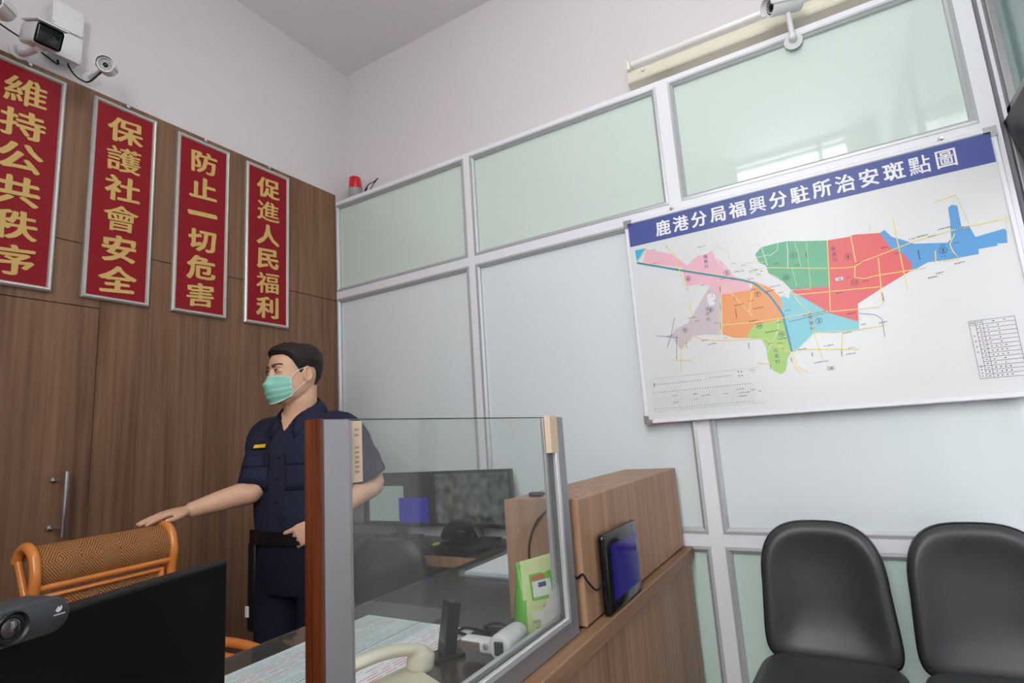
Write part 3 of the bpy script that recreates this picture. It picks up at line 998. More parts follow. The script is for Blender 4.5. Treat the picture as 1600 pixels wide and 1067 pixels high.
# ------------------------------------------------------------------ fluorescent fitting over the partition
t = thing('wall_lamp', 'long cream fluorescent light fitting on the white wall above the glass partition', 'wall lamp', (-0.03, YB, 2.86))
lx0, lx1 = -0.645, 0.56
# cross section (distance from wall, height)
sec = [(0.0, 2.862), (0.072, 2.862), (0.078, 2.868), (0.076, 2.876), (0.066, 2.884), (0.062, 2.900), (0.052, 2.930), (0.040, 2.945), (0.0, 2.950)]
bm = B()
prism(bm, sec, lambda p: Vector((lx0, YB - p[0], p[1])), lambda p: Vector((lx1, YB - p[0], p[1])))
obj('reflector', bm, M['lamp_cream'], t, smooth=True)
bm = B()
tube(bm, [(lx0 + 0.02, YB - 0.052, 2.968), (lx1 - 0.02, YB - 0.052, 2.968)], 0.0135, 14)
obj('lamp_tube', bm, M['tube_glass'], t, smooth=True)
for x in (lx0, lx1 - 0.018):
    bm = B()
    box(bm, (x, YB - 0.068, 2.940), (x + 0.018, YB, 2.986), 0.004)
    obj('tube_holder', bm, M['lamp_cream'], t)
bm = B()
lathe(bm, [(0.008, 0), (0.008, 0.008), (0.004, 0.010)], (lx0 + 0.075, YB - 0.063, 2.912), (0, -1, 0.2), 12)
obj('starter', bm, M['white_plastic'], t, smooth=True)


# ------------------------------------------------------------------ security cameras
def bullet_camera(label, body, aim, length, r, mount, mount_n, group, leds=True, hood=True):
    """body: centre of the barrel's front; aim: looking direction; mount: foot of the bracket"""
    body, aim, mount, mount_n = Vector(body), Vector(aim).normalized(), Vector(mount), Vector(mount_n).normalized()
    t = thing('security_camera', label, 'security camera', mount, 0, group)
    bm = B()
    back = body - aim * length
    lathe(bm, [(r * 0.7, 0), (r * 0.95, 0.006), (r, 0.012), (r, length - 0.004), (r * 0.96, length), (r * 0.80, length), (r * 0.78, length - 0.008)], back, aim, 28)
    obj('barrel', bm, M['white_plastic'], t, smooth=True)
    bm = B()
    lathe(bm, [(r * 0.80, 0), (r * 0.80, 0.0015)], body - aim * 0.009, aim, 28)
    fc = obj('camera_face', bm, M['lcd_dark'] if leds else M['black_gloss'], t)
    bm = B()
    lathe(bm, [(r * 0.30, 0), (r * 0.30, 0.004), (r * 0.2, 0.006)], body - aim * 0.008, aim, 20)
    obj('lens', bm, M['black_gloss'], fc, smooth=True)
    if leds:
        u = aim.orthogonal().normalized()
        v = aim.cross(u)
        bm = B()
        for i in range(12):
            a = i * PI / 6
            p = body - aim * 0.007 + u * (math.cos(a) * r * 0.56) + v * (math.sin(a) * r * 0.56)
            ellipsoid(bm, p, u * r * 0.10, v * r * 0.10, aim * 0.002, seg=8, rings=6)
        obj('led_ring', bm, M['alu_bright'], fc, smooth=True)
    if hood:
        bm = B()
        up = Vector((0, 0, 1))
        side = aim.cross(up).normalized()
        up = side.cross(aim).normalized()
        ring = []
        for s, e in ((-length * 0.9, 0), (0.014, 0)):
            ring.append([body + aim * s + side * (math.cos(a) * (r * 1.14)) + up * (math.sin(a) * (r * 1.14)) for a in [PI * (-0.08 + 1.16 * k / 14) for k in range(15)]] +
                        [body + aim * s + side * (math.cos(a) * (r * 1.04)) + up * (math.sin(a) * (r * 1.04)) for a in [PI * (1.08 - 1.16 * k / 14) for k in range(15)]])
        loft(bm, ring)
        obj('sun_hood', bm, M['white_plastic'], t, smooth=True)
    mid = body - aim * length * 0.55
    bm = B()
    lathe(bm, [(r * 1.0, 0), (r * 1.0, 0.004), (r * 0.75, 0.008), (r * 0.45, 0.014), (r * 0.40, 0.03)], mount, mount_n, 20)
    elbow = mount + mount_n * 0.035
    tube(bm, [mount + mount_n * 0.01, elbow], r * 0.36, 12)
    ellipsoid(bm, elbow, Vector((r * 0.45, 0, 0)), Vector((0, r * 0.45, 0)), Vector((0, 0, r * 0.45)))
    tube(bm, [elbow, mid - (mid - elbow).normalized() * r * 0.6], r * 0.30, 12)
    obj('bracket', bm, M['white_plastic'], t, smooth=True)
    return t


G = 'security cameras on the walls'
bullet_camera('small white bullet camera beside the junction boxes with a ring of LEDs', (-2.36, 0.962, 2.845), (0.80, -0.50, -0.33), 0.085, 0.030, (XL, 0.995, 2.888), (1, 0, 0), G)
bullet_camera('white bullet camera at the top of the glass partition, beside the long lamp', (-0.012, 2.235, 2.845), (-0.80, -0.56, -0.22), 0.135, 0.034, (0.052, YG, 2.742), (0, -1, 0), G)
bullet_camera('white camera at the far left, almost wholly outside the picture', (-2.33, 0.600, 2.865), (0.75, -0.6, -0.25), 0.10, 0.034, (XL, 0.60, 2.90), (1, 0, 0), G)

# big camera with a black face in front of the boxes
t = thing('security_camera', 'large white security camera with square black face, in front of the junction boxes', 'security camera', (XL, 0.80, 2.89), 0, G)
ctr = Vector((-2.30, 0.755, 2.806))
aim = Vector((0.86, -0.02, -0.42)).normalized()
sd = aim.cross(Vector((0, 0, 1))).normalized()
up = sd.cross(aim).normalized()
mt = Matrix((sd, up, aim)).transposed().to_4x4()
mt.translation = ctr
bm = B()
box(bm, (-0.043, -0.040, -0.17), (0.043, 0.040, 0.0), 0.014, 3, 0, mt)
obj('housing', bm, M['white_plastic'], t, smooth=True)
bm = B()
box(bm, (-0.040, -0.037, -0.004), (0.040, 0.036, 0.006), 0.010, 3, 0, mt)
f_ = obj('camera_face', bm, M['black_gloss'], t, smooth=True)
bm = B()
lathe(bm, [(0.012, 0), (0.011, 0.003), (0.004, 0.004)], mt @ Vector((-0.008, 0.006, 0.005)), aim, 16)
obj('lens', bm, M['black_gloss'], f_, smooth=True)
bm = B()
box(bm, (-0.048, 0.040, -0.16), (0.048, 0.046, 0.022), 0.003, 2, 0, mt)
obj('sun_hood', bm, M['white_plastic'], t)
bm = B()
mt2 = Vector((XL, 0.755, 2.868))
lathe(bm, [(0.032, 0), (0.032, 0.005), (0.02, 0.012), (0.015, 0.03)], mt2, (1, 0, 0), 20)
tube(bm, smooth_path([mt2 + Vector((0.01, 0, 0)), mt2 + Vector((0.05, 0.0, -0.03)), mt @ Vector((0, -0.045, -0.08))], 6), 0.012, 12)
obj('bracket', bm, M['white_plastic'], t, smooth=True)

# junction boxes
for z0, z1, lb in ((3.018, 3.135, 'upper white junction box behind the large black-faced camera'), (2.892, 3.014, 'lower white junction box just above the wood panelling')):
    t = thing('junction_box', lb, 'junction box', (XL, 0.885, z0), 0, 'white junction boxes')
    bm = B()
    box(bm, (XL, 0.832, z0 + 0.004), (XL + 0.050, 0.937, z1 - 0.004), 0.006)
    obj('box_body', bm, M['white_plastic'], t, smooth=True)
    bm = B()
    box(bm, (XL + 0.050, 0.829, z0 + 0.001), (XL + 0.062, 0.940, z1 - 0.001), 0.005)
    obj('box_lid', bm, M['white_plastic'], t, smooth=True)
    for y in (0.836, 0.936):
        for z in (z0 + 0.012, z1 - 0.012):
            bm = B()
            lathe(bm, [(0.005, 0), (0.005, 0.008), (0.003, 0.010)], (XL + 0.056, y, z), (1, 0, 0), 8)
            obj('lid_screw', bm, M['white_plastic'], t)


def cable(label, pts, r=0.0032, name='cable', m='black_rubber', group=None):
    bm = B()
    tube(bm, smooth_path(pts, 8), r, 8)
    o = obj(name, bm, M[m], None, smooth=True)
    return tag(o, label, 'cable', group)


cable('black cable looping from the lower junction box to the small bullet camera', [(-2.545, 0.905, 2.893), (-2.53, 0.905, 2.87), (-2.51, 0.925, 2.83), (-2.49, 0.955, 2.815), (-2.45, 0.968, 2.83), (-2.43, 0.985, 2.865), (-2.42, 0.990, 2.874)], 0.0032)
cable('black cable sagging from the left edge towards the junction boxes', [(-2.545, 0.64, 2.945), (-2.51, 0.70, 2.90), (-2.50, 0.76, 2.877), (-2.51, 0.82, 2.862), (-2.54, 0.868, 2.868), (-2.55, 0.872, 2.893)], 0.0034)

# warning beacon on top of the partition
t = thing('warning_beacon', 'small red warning beacon standing on top of the partition in the corner', 'warning light', (-2.457, 2.41, 2.792))
bm = B()
lathe(bm, [(0.046, 0), (0.046, 0.012), (0.040, 0.018), (0.040, 0.078)], (-2.457, 2.41, 2.792), (0, 0, 1), 28)
obj('beacon_base', bm, M['beacon_grey'], t, smooth=True)
bm = B()
lathe(bm, [(0.037, 0.0), (0.0375, 0.02), (0.0365, 0.068), (0.034, 0.076), (0.026, 0.081), (0.0, 0.083)], (-2.457, 2.41, 2.870), (0, 0, 1), 28)
obj('red_lens', bm, M['red_lens'], t, smooth=True)
cable('loose black wires lying on top of the partition beside the red beacon', [(-2.41, 2.44, 2.796), (-2.375, 2.42, 2.83), (-2.35, 2.41, 2.852), (-2.37, 2.405, 2.83), (-2.33, 2.40, 2.86), (-2.28, 2.395, 2.862), (-2.24, 2.39, 2.872), (-2.265, 2.395, 2.862), (-2.31, 2.40, 2.83), (-2.34, 2.42, 2.80)], 0.003, 'loose_wires')
# ------------------------------------------------------------------ reception counter, desk tops
t = thing('reception_counter', 'brown wood reception counter with projecting ledge, in front of the black chairs', 'counter', (-0.60, 1.1, 0))
bm = B()
box(bm, (-0.625, -0.35, 0.0), (-0.590, 2.335, 0.735), 0.002)
obj('front_panel', bm, M['counter_wood'], t)
bm = B()
box(bm, (-0.640, -0.35, 0.7355), (-0.575, 2.335, 0.7755), 0.0025)
obj('ledge', bm, M['ledge_wood'], t)

t = thing('desk', 'dark topped desk running behind the counter under the papers', 'desk', (-0.99, 1.1, 0))
bm = B()
box(bm, (-1.335, -0.35, 0.742), (-0.642, 2.34, 0.780), 0.002)
obj('desktop', bm, M['desk_dark'], t)
bm = B()
box(bm, (-1.339, -0.35, 0.742), (-1.3355, 1.925, 0.779), 0.001)
obj('edge_strip', bm, M['desk_edge'], t)
bm = B()
box(bm, (-0.70, -0.33, 0), (-0.66, 2.33, 0.742))
obj('back_panel', bm, M['desk_edge'], t)
for y in (-0.30, 1.87):
    bm = B()
    box(bm, (-1.30, y, 0), (-0.70, y + 0.03, 0.742))
    obj('side_panel', bm, M['desk_edge'], t)

t = thing('wall_desk', 'dark topped side desk with pale wood edge along the glass partition, under the two screens', 'desk', (-1.95, 2.13, 0))
bm = B()
box(bm, (-2.555, 1.934, 0.742), (-1.341, 2.335, 0.780), 0.002)
obj('desktop', bm, M['desk_dark'], t)
bm = B()
box(bm, (-2.555, 1.9295, 0.738), (-1.341, 1.9335, 0.7795), 0.001)
obj('edge_strip', bm, M['hutch_wood'], t)
for x in (-2.54, -1.40):
    bm = B()
    box(bm, (x, 1.96, 0), (x + 0.03, 2.32, 0.742))
    obj('side_panel', bm, M['desk_edge'], t)

# raised wooden hutch at the end of the counter
t = thing('wooden_hutch', 'raised brown wooden cabinet on the counter, between the glass screen and the partition', 'cabinet', (-0.71, 1.8, 0.78))
bm = B()
box(bm, (-0.820, 1.335, 0.7805), (-0.606, 2.315, 1.083), 0.003)
obj('carcass', bm, M['hutch_wood'], t)
bm = B()
box(bm, (-0.822, 1.3315, 0.7810), (-0.604, 1.3345, 1.0845), 0.001)
obj('end_panel', bm, M['hutch_wood'], t)

# tablet fixed to the hutch
t = thing('tablet', 'black tablet with dark blue screen fixed to the side of the wooden hutch', 'tablet', (-0.60, 1.56, 0.775))
bm = B()
box(bm, (-0.600, 1.425, 0.7765), (-0.578, 1.697, 0.979), 0.010, 3)
obj('tablet_body', bm, M['black_gloss'], t, smooth=True)
bm = B()
box(bm, (-0.5782, 1.462, 0.808), (-0.5768, 1.668, 0.947))
obj('display', bm, M['tablet_screen'], t)
for y, z in ((1.46, 0.955), (1.66, 0.955), (1.66, 0.79)):
    bm = B()
    box(bm, (-0.6035, y - 0.012, z - 0.02), (-0.599, y + 0.012, z + 0.02))
    obj('wall_clip', bm, M['black_plastic'], t)
cable('thin black cable from the tablet round the hutch edge and down to the desk',
      [(-0.589, 1.432, 0.865), (-0.592, 1.38, 0.855), (-0.595, 1.335, 0.885), (-0.603, 1.324, 0.905), (-0.625, 1.3245, 0.90), (-0.640, 1.3245, 0.99), (-0.655, 1.325, 1.075), (-0.665, 1.327, 1.075), (-0.72, 1.326, 1.03), (-0.748, 1.326, 0.975),
       (-0.752, 1.326, 0.92), (-0.745, 1.322, 0.875), (-0.752, 1.318, 0.84), (-0.768, 1.308, 0.80), (-0.76, 1.28, 0.785), (-0.74, 1.26, 0.784)], 0.0028, 'tablet_cable')
t = thing('power_adapter', 'small black plug lying on top of the wooden hutch behind the glass', 'plug', (-0.755, 1.40, 1.0835))
bm = B()
box(bm, (-0.775, 1.385, 1.0838), (-0.735, 1.405, 1.096), 0.004)
tube(bm, smooth_path([(-0.737, 1.395, 1.09), (-0.70, 1.40, 1.094), (-0.66, 1.37, 1.087)], 5), 0.0025, 8)
obj('plug_body', bm, M['black_plastic'], t, smooth=True)

# ------------------------------------------------------------------ glass screen on the counter
t = thing('counter_screen', 'clear glass counter screen in an aluminium frame with red-brown wooden end post', 'glass screen', (-0.625, 0.9, 0.776))
SX0, SX1 = -0.640, -0.610
bm = B()
box(bm, (SX0, 0.5315, 0.776), (SX1, 0.579, 1.291), 0.002)
box(bm, (SX0 + 0.008, 0.578, 0.80), (SX1 - 0.008, 0.590, 1.290), 0.001)
obj('end_post', bm, M['alu'], t)
bm = B()
box(bm, (SX0 - 0.002, 0.526, 0.776), (SX1 + 0.0005, 0.5313, 1.292), 0.001)
obj('wooden_post', bm, M['jamb_wood'], t)
bm = B()
box(bm, (SX0, 1.250, 0.776), (SX1, 1.297, 1.292), 0.003)
obj('corner_post', bm, M['alu'], t)
bm = B()
box(bm, (SX1 - 0.006, 1.235, 0.826), (SX1 + 0.004, 1.250, 1.292), 0.002)
box(bm, (SX0 - 0.004, 1.235, 0.826), (SX0 + 0.006, 1.250, 1.292), 0.002)
box(bm, (SX1 - 0.006, 0.579, 0.817), (SX1 + 0.004, 1.250, 0.830), 0.002)
box(bm, (SX0 - 0.004, 0.579, 0.817), (SX0 + 0.006, 1.250, 0.830), 0.002)
obj('glazing_bead', bm, M['alu_bright'], t)
bm = B()
box(bm, (SX0, 0.579, 0.776), (SX1, 1.250, 0.817), 0.003)
obj('bottom_rail', bm, M['alu'], t)
bm = B()
box(bm, (-0.6285, 0.580, 0.812), (-0.6215, 1.249, 1.2905))
obj('glass_pane', bm, M['screen_glass'], t)
bm = B()
box(bm, (-0.6287, 0.580, 1.2905), (-0.6213, 1.249, 1.2925))
obj('polished_edge', bm, M['lcd_dark'], t)
bm = B()
box(bm, (-0.6210, 0.591, 1.200), (-0.6206, 0.613, 1.289))
tp = tag(obj('tape_strip', bm, M['tape'], None), 'tan paper tape with faded print at the near upper corner of the glass screen', 'tape', 'tape strips on the glass screen')
bm = B()
for z in (1.276, 1.268, 1.250, 1.243, 1.236, 1.229, 1.222, 1.215):
    box(bm, (-0.62055, 0.598, z - 0.0018), (-0.6204, 0.6065, z + 0.0018))
obj('faded_print', bm, M['tape_dark'], tp)
bm = B()
box(bm, (-0.6210, 1.212, 1.206), (-0.6052, 1.252, 1.2945), 0.001)
tag(obj('tape_strip', bm, M['tape'], None), 'tan tape wrapped on the far upper corner of the glass screen', 'tape', 'tape strips on the glass screen')

# torn receipt leaning in the corner of the glass
bm = B()
poly = [(1.150, 0.834), (1.252, 0.834), (1.252, 0.902), (1.215, 0.890), (1.200, 0.892), (1.185, 0.872), (1.172, 0.872), (1.160, 0.856), (1.148, 0.850)]
prism(bm, poly, lambda p: Vector((-0.633, p[0], p[1])), lambda p: Vector((-0.6322, p[0], p[1])))
r_ = tag(obj('receipt', bm, M['receipt'], None), 'torn pinkish paper slip tucked in the far lower corner of the glass screen', 'paper slip')
bm = B()
for i in range(5):
    z = 0.845 + i * 0.009
    box(bm, (-0.63215, 1.185 + i * 0.006, z), (-0.6320, 1.243, z + 0.0018))
obj('printed_lines', bm, M['paper_line_grey'], r_)

# ------------------------------------------------------------------ things on the desk
# glass mat with sheets under it
def sheet(label, x0, x1, y0, y1, z, seed, dense):
    t = thing('paper_sheet', label, 'paper', ((x0 + x1) / 2, (y0 + y1) / 2, z), 0, 'printed sheets on the desk')
    bm = B()
    box(bm, (x0, y0, z), (x1, y1, z + 0.0006))
    obj('sheet', bm, M['paper'], t)
    rr = random.Random(seed)
    bg, br = B(), B()
    x = x1 - 0.012
    while x > x0 + 0.012:
        red = rr.random() < 0.28 * dense
        a = y0 + 0.01
        while a < y1 - 0.03:
            L = rr.uniform(0.015, 0.07)
            e = min(a + L, y1 - 0.012)
            if rr.random() < 0.8:
                box(br if red else bg, (x, a, z + 0.0006), (x + (0.003 if red else 0.0045), e, z + 0.0009))
            a = e + rr.uniform(0.004, 0.012)
        x -= 0.011
    obj('grey_print', bg, M['paper_line_grey'], t)
    obj('red_print', br, M['paper_line_red'], t)


sheet('large printed sheet with red and grey lines on the desk, beside the dark monitor', -1.232, -1.045, 0.62, 1.228, 0.7806, 5, 1.0)
sheet('printed sheet with many red lines on the desk, seen through the glass screen', -1.042, -0.862, 0.70, 1.226, 0.7806, 8, 1.3)
tag(obj('glass_desk_mat', bx((-1.325, 0.30, 0.7822), (-0.995, 1.735, 0.7862), 0.001), M['mat_glass'], None), 'clear glass sheet covering the left half of the desk over the papers', 'glass mat')

# clear tray of paper
t = thing('paper_tray', 'clear acrylic tray holding white paper on the far end of the dark desk', 'paper tray', (-1.03, 1.81, 0.7867))
bm = B()
box(bm, (-1.215, 1.640, 0.7868), (-0.90, 1.99, 0.7898))
for a, b_ in (((-1.215, 1.640, 0.7898), (-1.212, 1.99, 0.808)), ((-0.903, 1.640, 0.7898), (-0.90, 1.99, 0.808)), ((-1.212, 1.640, 0.7898), (-0.903, 1.643, 0.808)), ((-1.212, 1.987, 0.7898), (-0.903, 1.99, 0.808))):
    box(bm, a, b_)
obj('tray', bm, M['acrylic'], t)
t = thing('paper_stack', 'stack of white paper lying in the clear tray', 'paper', (-1.05, 1.82, 0.790))
bm = B()
box(bm, (-1.200, 1.655, 0.7902), (-0.915, 1.975, 0.8015), 0.001)
obj('sheets', bm, M['paper'], t)

# cream telephone
t = thing('desk_telephone', 'cream desk telephone with arched handset at the bottom edge, behind the glass screen', 'telephone', (-0.748, 0.772, 0.7805), math.radians(-23))
bm = B()
loft(bm, [[Vector((-0.085, -0.10, 0)), Vector((0.052, -0.10, 0)), Vector((0.052, 0.10, 0)), Vector((-0.085, 0.10, 0))],
          [Vector((-0.088, -0.103, 0.012)), Vector((0.055, -0.103, 0.012)), Vector((0.055, 0.103, 0.012)), Vector((-0.088, 0.103, 0.012))],
          [Vector((-0.082, -0.096, 0.030)), Vector((0.049, -0.096, 0.030)), Vector((0.047, 0.096, 0.052)), Vector((-0.080, 0.096, 0.052))]])
bmesh.ops.bevel(bm, geom=bm.edges[:], offset=0.004, segments=2, affect='EDGES')
obj('phone_base', bm, M['cream_plastic'], t, smooth=True, world=False)
bm = B()
for i in range(4):
    for j in range(3):
        box(bm, (-0.016 + j * 0.020, -0.07 + i * 0.024, 0.030 + i * 0.0026), (-0.002 + j * 0.020, -0.054 + i * 0.024, 0.042 + i * 0.0026), 0.002)
obj('keys', bm, M['grey_plastic'], t, world=False)
bm = B()
hp = smooth_path([(-0.050, -0.115, 0.052), (-0.050, -0.080, 0.076), (-0.050, -0.03, 0.090), (-0.050, 0.03, 0.094), (-0.050, 0.085, 0.086), (-0.050, 0.115, 0.066)], 6)
tube(bm, hp, [0.024 if i < 5 or i > len(hp) - 6 else 0.0175 for i in range(len(hp))], 14, flat=(0.62, (0, 0, 1)))
lathe(bm, [(0.024, 0), (0.027, 0.008), (0.026, 0.03), (0.018, 0.036)], (-0.050, 0.098, 0.046), (0, 0.2, 1), 18)
lathe(bm, [(0.024, 0), (0.027, 0.008), (0.026, 0.03), (0.018, 0.036)], (-0.050, -0.098, 0.033), (0, -0.2, 1), 18)
bm = remesh(bm, 0.003, 6)
obj('handset', bm, M['cream_plastic'], t, smooth='all', world=False)

# upright black device
t = thing('card_reader', 'small black upright device leaning on the desk behind the cream telephone', 'device', (-0.83, 1.06, 0.7805), math.radians(-30))
bm = B()
mt = Matrix.Rotation(math.radians(-10), 4, 'X')
box(bm, (-0.022, -0.014, 0.004), (0.022, 0.014, 0.115), 0.003, 2, 0, mt)
obj('body', bm, M['black_plastic'], t, world=False)
bm = B()
box(bm, (-0.016, -0.0150, 0.03), (0.016, -0.0138, 0.105), 0, 2, 0, mt)
obj('face_plate', bm, M['lcd_dark'], t, world=False)
bm = B()
box(bm, (-0.03, -0.035, 0.0), (0.03, 0.035, 0.008), 0.003)
obj('foot', bm, M['black_plastic'], t, world=False)

# white infrared thermometer lying down
t = thing('infrared_thermometer', 'white handheld infrared thermometer lying on the desk in front of the green bag', 'thermometer', (-0.715, 1.13, 0.7805))
a = Vector((-0.690, 1.060, 0.812))
b_ = Vector((-0.700, 1.165, 0.812))
ax = (b_ - a).normalized()
bm = B()
lathe(bm, [(0.020, 0), (0.026, 0.004), (0.0275, 0.012), (0.0275, 0.045), (0.025, 0.095), (0.022, 0.105), (0.014, 0.107)], a, ax, 28)
mt = Matrix.Translation(a + Vector((-0.052, 0.018, -0.003)))
box(bm, (-0.052, -0.017, -0.014), (0.045, 0.017, 0.014), 0.008, 3, 0, mt)
bm = remesh(bm, 0.0022, 5)
obj('body', bm, M['white_plastic'], t, smooth='all')
bm = B()
mt = Matrix.Translation(a + Vector((0, -0.0005, 0.0)))
box(bm, (-0.011, -0.002, -0.014), (0.011, 0.004, 0.014), 0.002, 2, 0, mt)
obj('display', bm, M['lcd_dark'], t)
bm = B()
lathe(bm, [(0.007, 0), (0.007, 0.002), (0.004, 0.003)], a + Vector((-0.034, 0.002, 0.0)), (0, -1, 0), 14)
obj('button', bm, M['alu_bright'], t, smooth=True)
bm = B()
mt = Matrix.Translation(a + Vector((-0.073, 0.0005, -0.003)))
box(bm, (-0.027, -0.0012, -0.009), (0.024, 0.004, 0.009), 0.002, 2, 0, mt)
obj('grip_inset', bm, mat('thermometer_grip', rgb(128, 104, 100), 0.5), t)
cable('coiled black cord lying on the desk beside the white thermometer', [(-0.85 + 0.07 * math.cos(q * 0.5) * (1 - q * 0.012) + q * 0.003, 1.17 + 0.035 * math.sin(q * 0.5) + q * 0.004, 0.784 + 0.0015 * (q % 3)) for q in range(26)], 0.0035, 'coiled_cord')

# lime green snack bag
t = thing('snack_bag', 'lime and pale green plastic food bag standing behind the glass screen', 'food bag', (-0.70, 1.31, 0.7805))
bm = B()
N = 28
rings = []
prof = [(0.0, 0.80, 0.9), (0.02, 0.98, 1.0), (0.10, 1.0, 1.0), (0.30, 1.02, 0.92), (0.52, 0.98, 0.70), (0.72, 0.94, 0.42), (0.88, 0.92, 0.15), (0.94, 0.92, 0.04), (1.0, 0.93, 0.02)]
bc = Vector((-0.695, 1.246, 0.7808))
wv = Vector((0.062, 0.072, 0)).normalized()          # along the bag's wide face
dv = Vector((wv.y, -wv.x, 0))                        # towards the viewer
for f, w, d in prof:
    ring = []
    for i in range(N):
        a_ = 2 * PI * i / N
        ca, sa = math.cos(a_), math.sin(a_)
        px = math.copysign(abs(ca) ** 0.45, ca) * 0.056 * w
        py = math.copysign(abs(sa) ** 0.6, sa) * 0.036 * d
        wob = noise.noise(Vector((px * 40, f * 6, py * 30))) * 0.004 * (0.2 + d)
        p = bc + wv * (px + f * 0.006) + dv * (py + wob) + Vector((0, 0, f * 0.176 + (px * 0.12 if f > 0.5 else 0) * f))
        ring.append(p)
    rings.append(ring)
loft(bm, rings)
bm.faces.ensure_lookup_table()
for f in bm.faces:
    c = f.calc_center_median() - bc
    f.material_index = 1 if c.dot(wv) < -0.038 else 0
obj('film', bm, [M['bag_pale'], M['bag_green']], t, smooth='all')


def on_bag(u0, u1, z0, z1, m, name, off=0.0):
    bmx = B()
    K = 8
    rr = []
    for j in range(K + 1):
        z = z0 + (z1 - z0) * j / K
        row = []
        for i in range(K + 1):
            u = u0 + (u1 - u0) * i / K
            f = max(0, min(1, z / 0.168))
            for (fa, wa, da), (fb, wb_, db) in zip(prof[:-1], prof[1:]):
                if fa <= f <= fb:
                    q = (f - fa) / (fb - fa)
                    w, d = wa + (wb_ - wa) * q, da + (db - da) * q
            ca = min(0.999, abs(u) / (0.056 * w)) ** (1 / 0.45)
            sa = math.sqrt(max(0, 1 - ca * ca))
            py = sa ** 0.6 * 0.036 * d + 0.0048 * (0.25 + d) + off
            row.append(bmx.verts.new(bc + wv * (u + f * 0.006) + dv * py + Vector((0, 0, z + (u * 0.12 if f > 0.5 else 0) * f))))
        rr.append(row)
    for j in range(K):
        for i in range(K):
            bmx.faces.new((rr[j][i], rr[j][i + 1], rr[j + 1][i + 1], rr[j + 1][i]))
    return obj(name, bmx, m, t, smooth='all')


on_bag(-0.024, 0.034, 0.088, 0.142, M['bag_green'], 'picture_border')
on_bag(-0.019, 0.029, 0.093, 0.126, M['bag_white'], 'picture_panel', 0.0006)
on_bag(-0.020, 0.014, 0.128, 0.138, M['bag_red'], 'red_print', 0.0008)
on_bag(-0.004, 0.016, 0.112, 0.122, M['bag_blue'], 'blue_print', 0.0012)
for u in (0.002, 0.012, 0.022):
    on_bag(u, u + 0.005, 0.070, 0.075, M['bag_red'], 'red_mark', 0.0004)
on_bag(-0.028, 0.020, 0.045, 0.064, M['bag_white'], 'white_print', 0.0003)
on_bag(-0.020, -0.004, 0.014, 0.032, M['bag_grey'], 'grey_print', 0.0004)


# ------------------------------------------------------------------ screens on the side desk
def desk_screen(label, x0, x1, z0, z1, y, pieces):
    t = thing('computer_monitor', label, 'monitor', ((x0 + x1) / 2, y + 0.05, 0.7805), 0, 'screens on the side desk')
    bm = B()
    box(bm, (x0, y, z0), (x1, y + 0.03, z1), 0.004)
    obj('housing', bm, M['black_plastic'], t)
    bm = B()
    xm = (x0 + x1) / 2
    box(bm, (xm - 0.03, y + 0.03, 0.79), (xm + 0.03, y + 0.05, z0 + 0.1), 0.003)
    box(bm, (xm - 0.11, y - 0.04, 0.7805), (xm + 0.11, y + 0.085, 0.791), 0.004)
    obj('stand', bm, M['black_plastic'], t)
    for nm, a, b_, c, d, m, e in pieces:
        w_, h_ = x1 - x0, z1 - z0
        obj(nm, bx((x0 + a * w_, y - 0.0008 - e, z0 + c * h_), (x0 + b_ * w_, y + 0.001, z0 + d * h_)), M[m], t)
    return t


desk_screen('black screen showing a grid of camera pictures on the side desk', -1.790, -1.338, 0.845, 1.107, 2.235, [('display', 0.03, 0.97, 0.06, 0.95, 'cctv', 0)])
desk_screen('black screen with a blue window on the side desk, behind the person in uniform', -2.262, -1.806, 0.845, 1.107, 2.235, [('display', 0.03, 0.97, 0.06, 0.95, 'lcd_dark', 0), ('pale_window', 0.10, 0.62, 0.08, 0.75, 'screen_pale', 0.0006), ('blue_window', 0.55, 0.97, 0.06, 0.52, 'screen_blue', 0.0012)])

t = thing('desk_telephone', 'black desk telephone in front of the camera-picture screen on the side desk', 'telephone', (-1.50, 2.06, 0.7805), math.radians(-12))
bm = B()
box(bm, (-0.11, -0.09, 0.0), (0.11, 0.09, 0.03), 0.008)
obj('phone_base', bm, M['black_plastic'], t, world=False)
bm = B()
hp = smooth_path([(-0.12, 0, 0.045), (-0.09, 0, 0.085), (-0.04, 0, 0.105), (0.03, 0, 0.108), (0.085, 0, 0.09), (0.115, 0, 0.055)], 5)
tube(bm, hp, 0.018, 12)
box(bm, (-0.05, -0.05, 0.028), (0.06, 0.05, 0.09), 0.01)
obj('handset', bm, M['black_gloss'], t, smooth=True, world=False)
bm = B()
lathe(bm, [(0.018, 0), (0.018, 0.003)], (-0.085, -0.075, 0.031), (0, -0.2, 1), 16)
obj('lit_key', bm, mat('yellow_green_key', rgb(170, 176, 70), 0.4), t, world=False)

# black office chair between the person and the side desk
t = thing('office_chair', 'black office chair behind the glass screen, between the person and the side desk', 'chair', (-1.64, 1.765, 0), math.radians(190))
bm = B()
rings = []
for z, w, y in ((0.56, 0.12, 0.0), (0.58, 0.165, 0.0), (0.70, 0.18, 0.01), (0.80, 0.17, 0.02), (0.86, 0.14, 0.03), (0.88, 0.09, 0.03)):
    rings.append([Vector((math.cos(a_) * w, 0.0 + y + math.sin(a_) * 0.035, z)) for a_ in [2 * PI * k / 24 for k in range(24)]])
loft(bm, rings)
obj('backrest', bm, M['black_plastic'], t, smooth='all', world=False)
bm = B()
box(bm, (-0.22, -0.44, 0.42), (0.22, -0.02, 0.49), 0.03, 3)
obj('seat', bm, M['black_plastic'], t, smooth=True, world=False)
bm = B()
tube(bm, [(0, -0.02, 0.62), (0, 0.05, 0.52), (0, -0.04, 0.42), (0, -0.2, 0.41)], 0.02, 10)
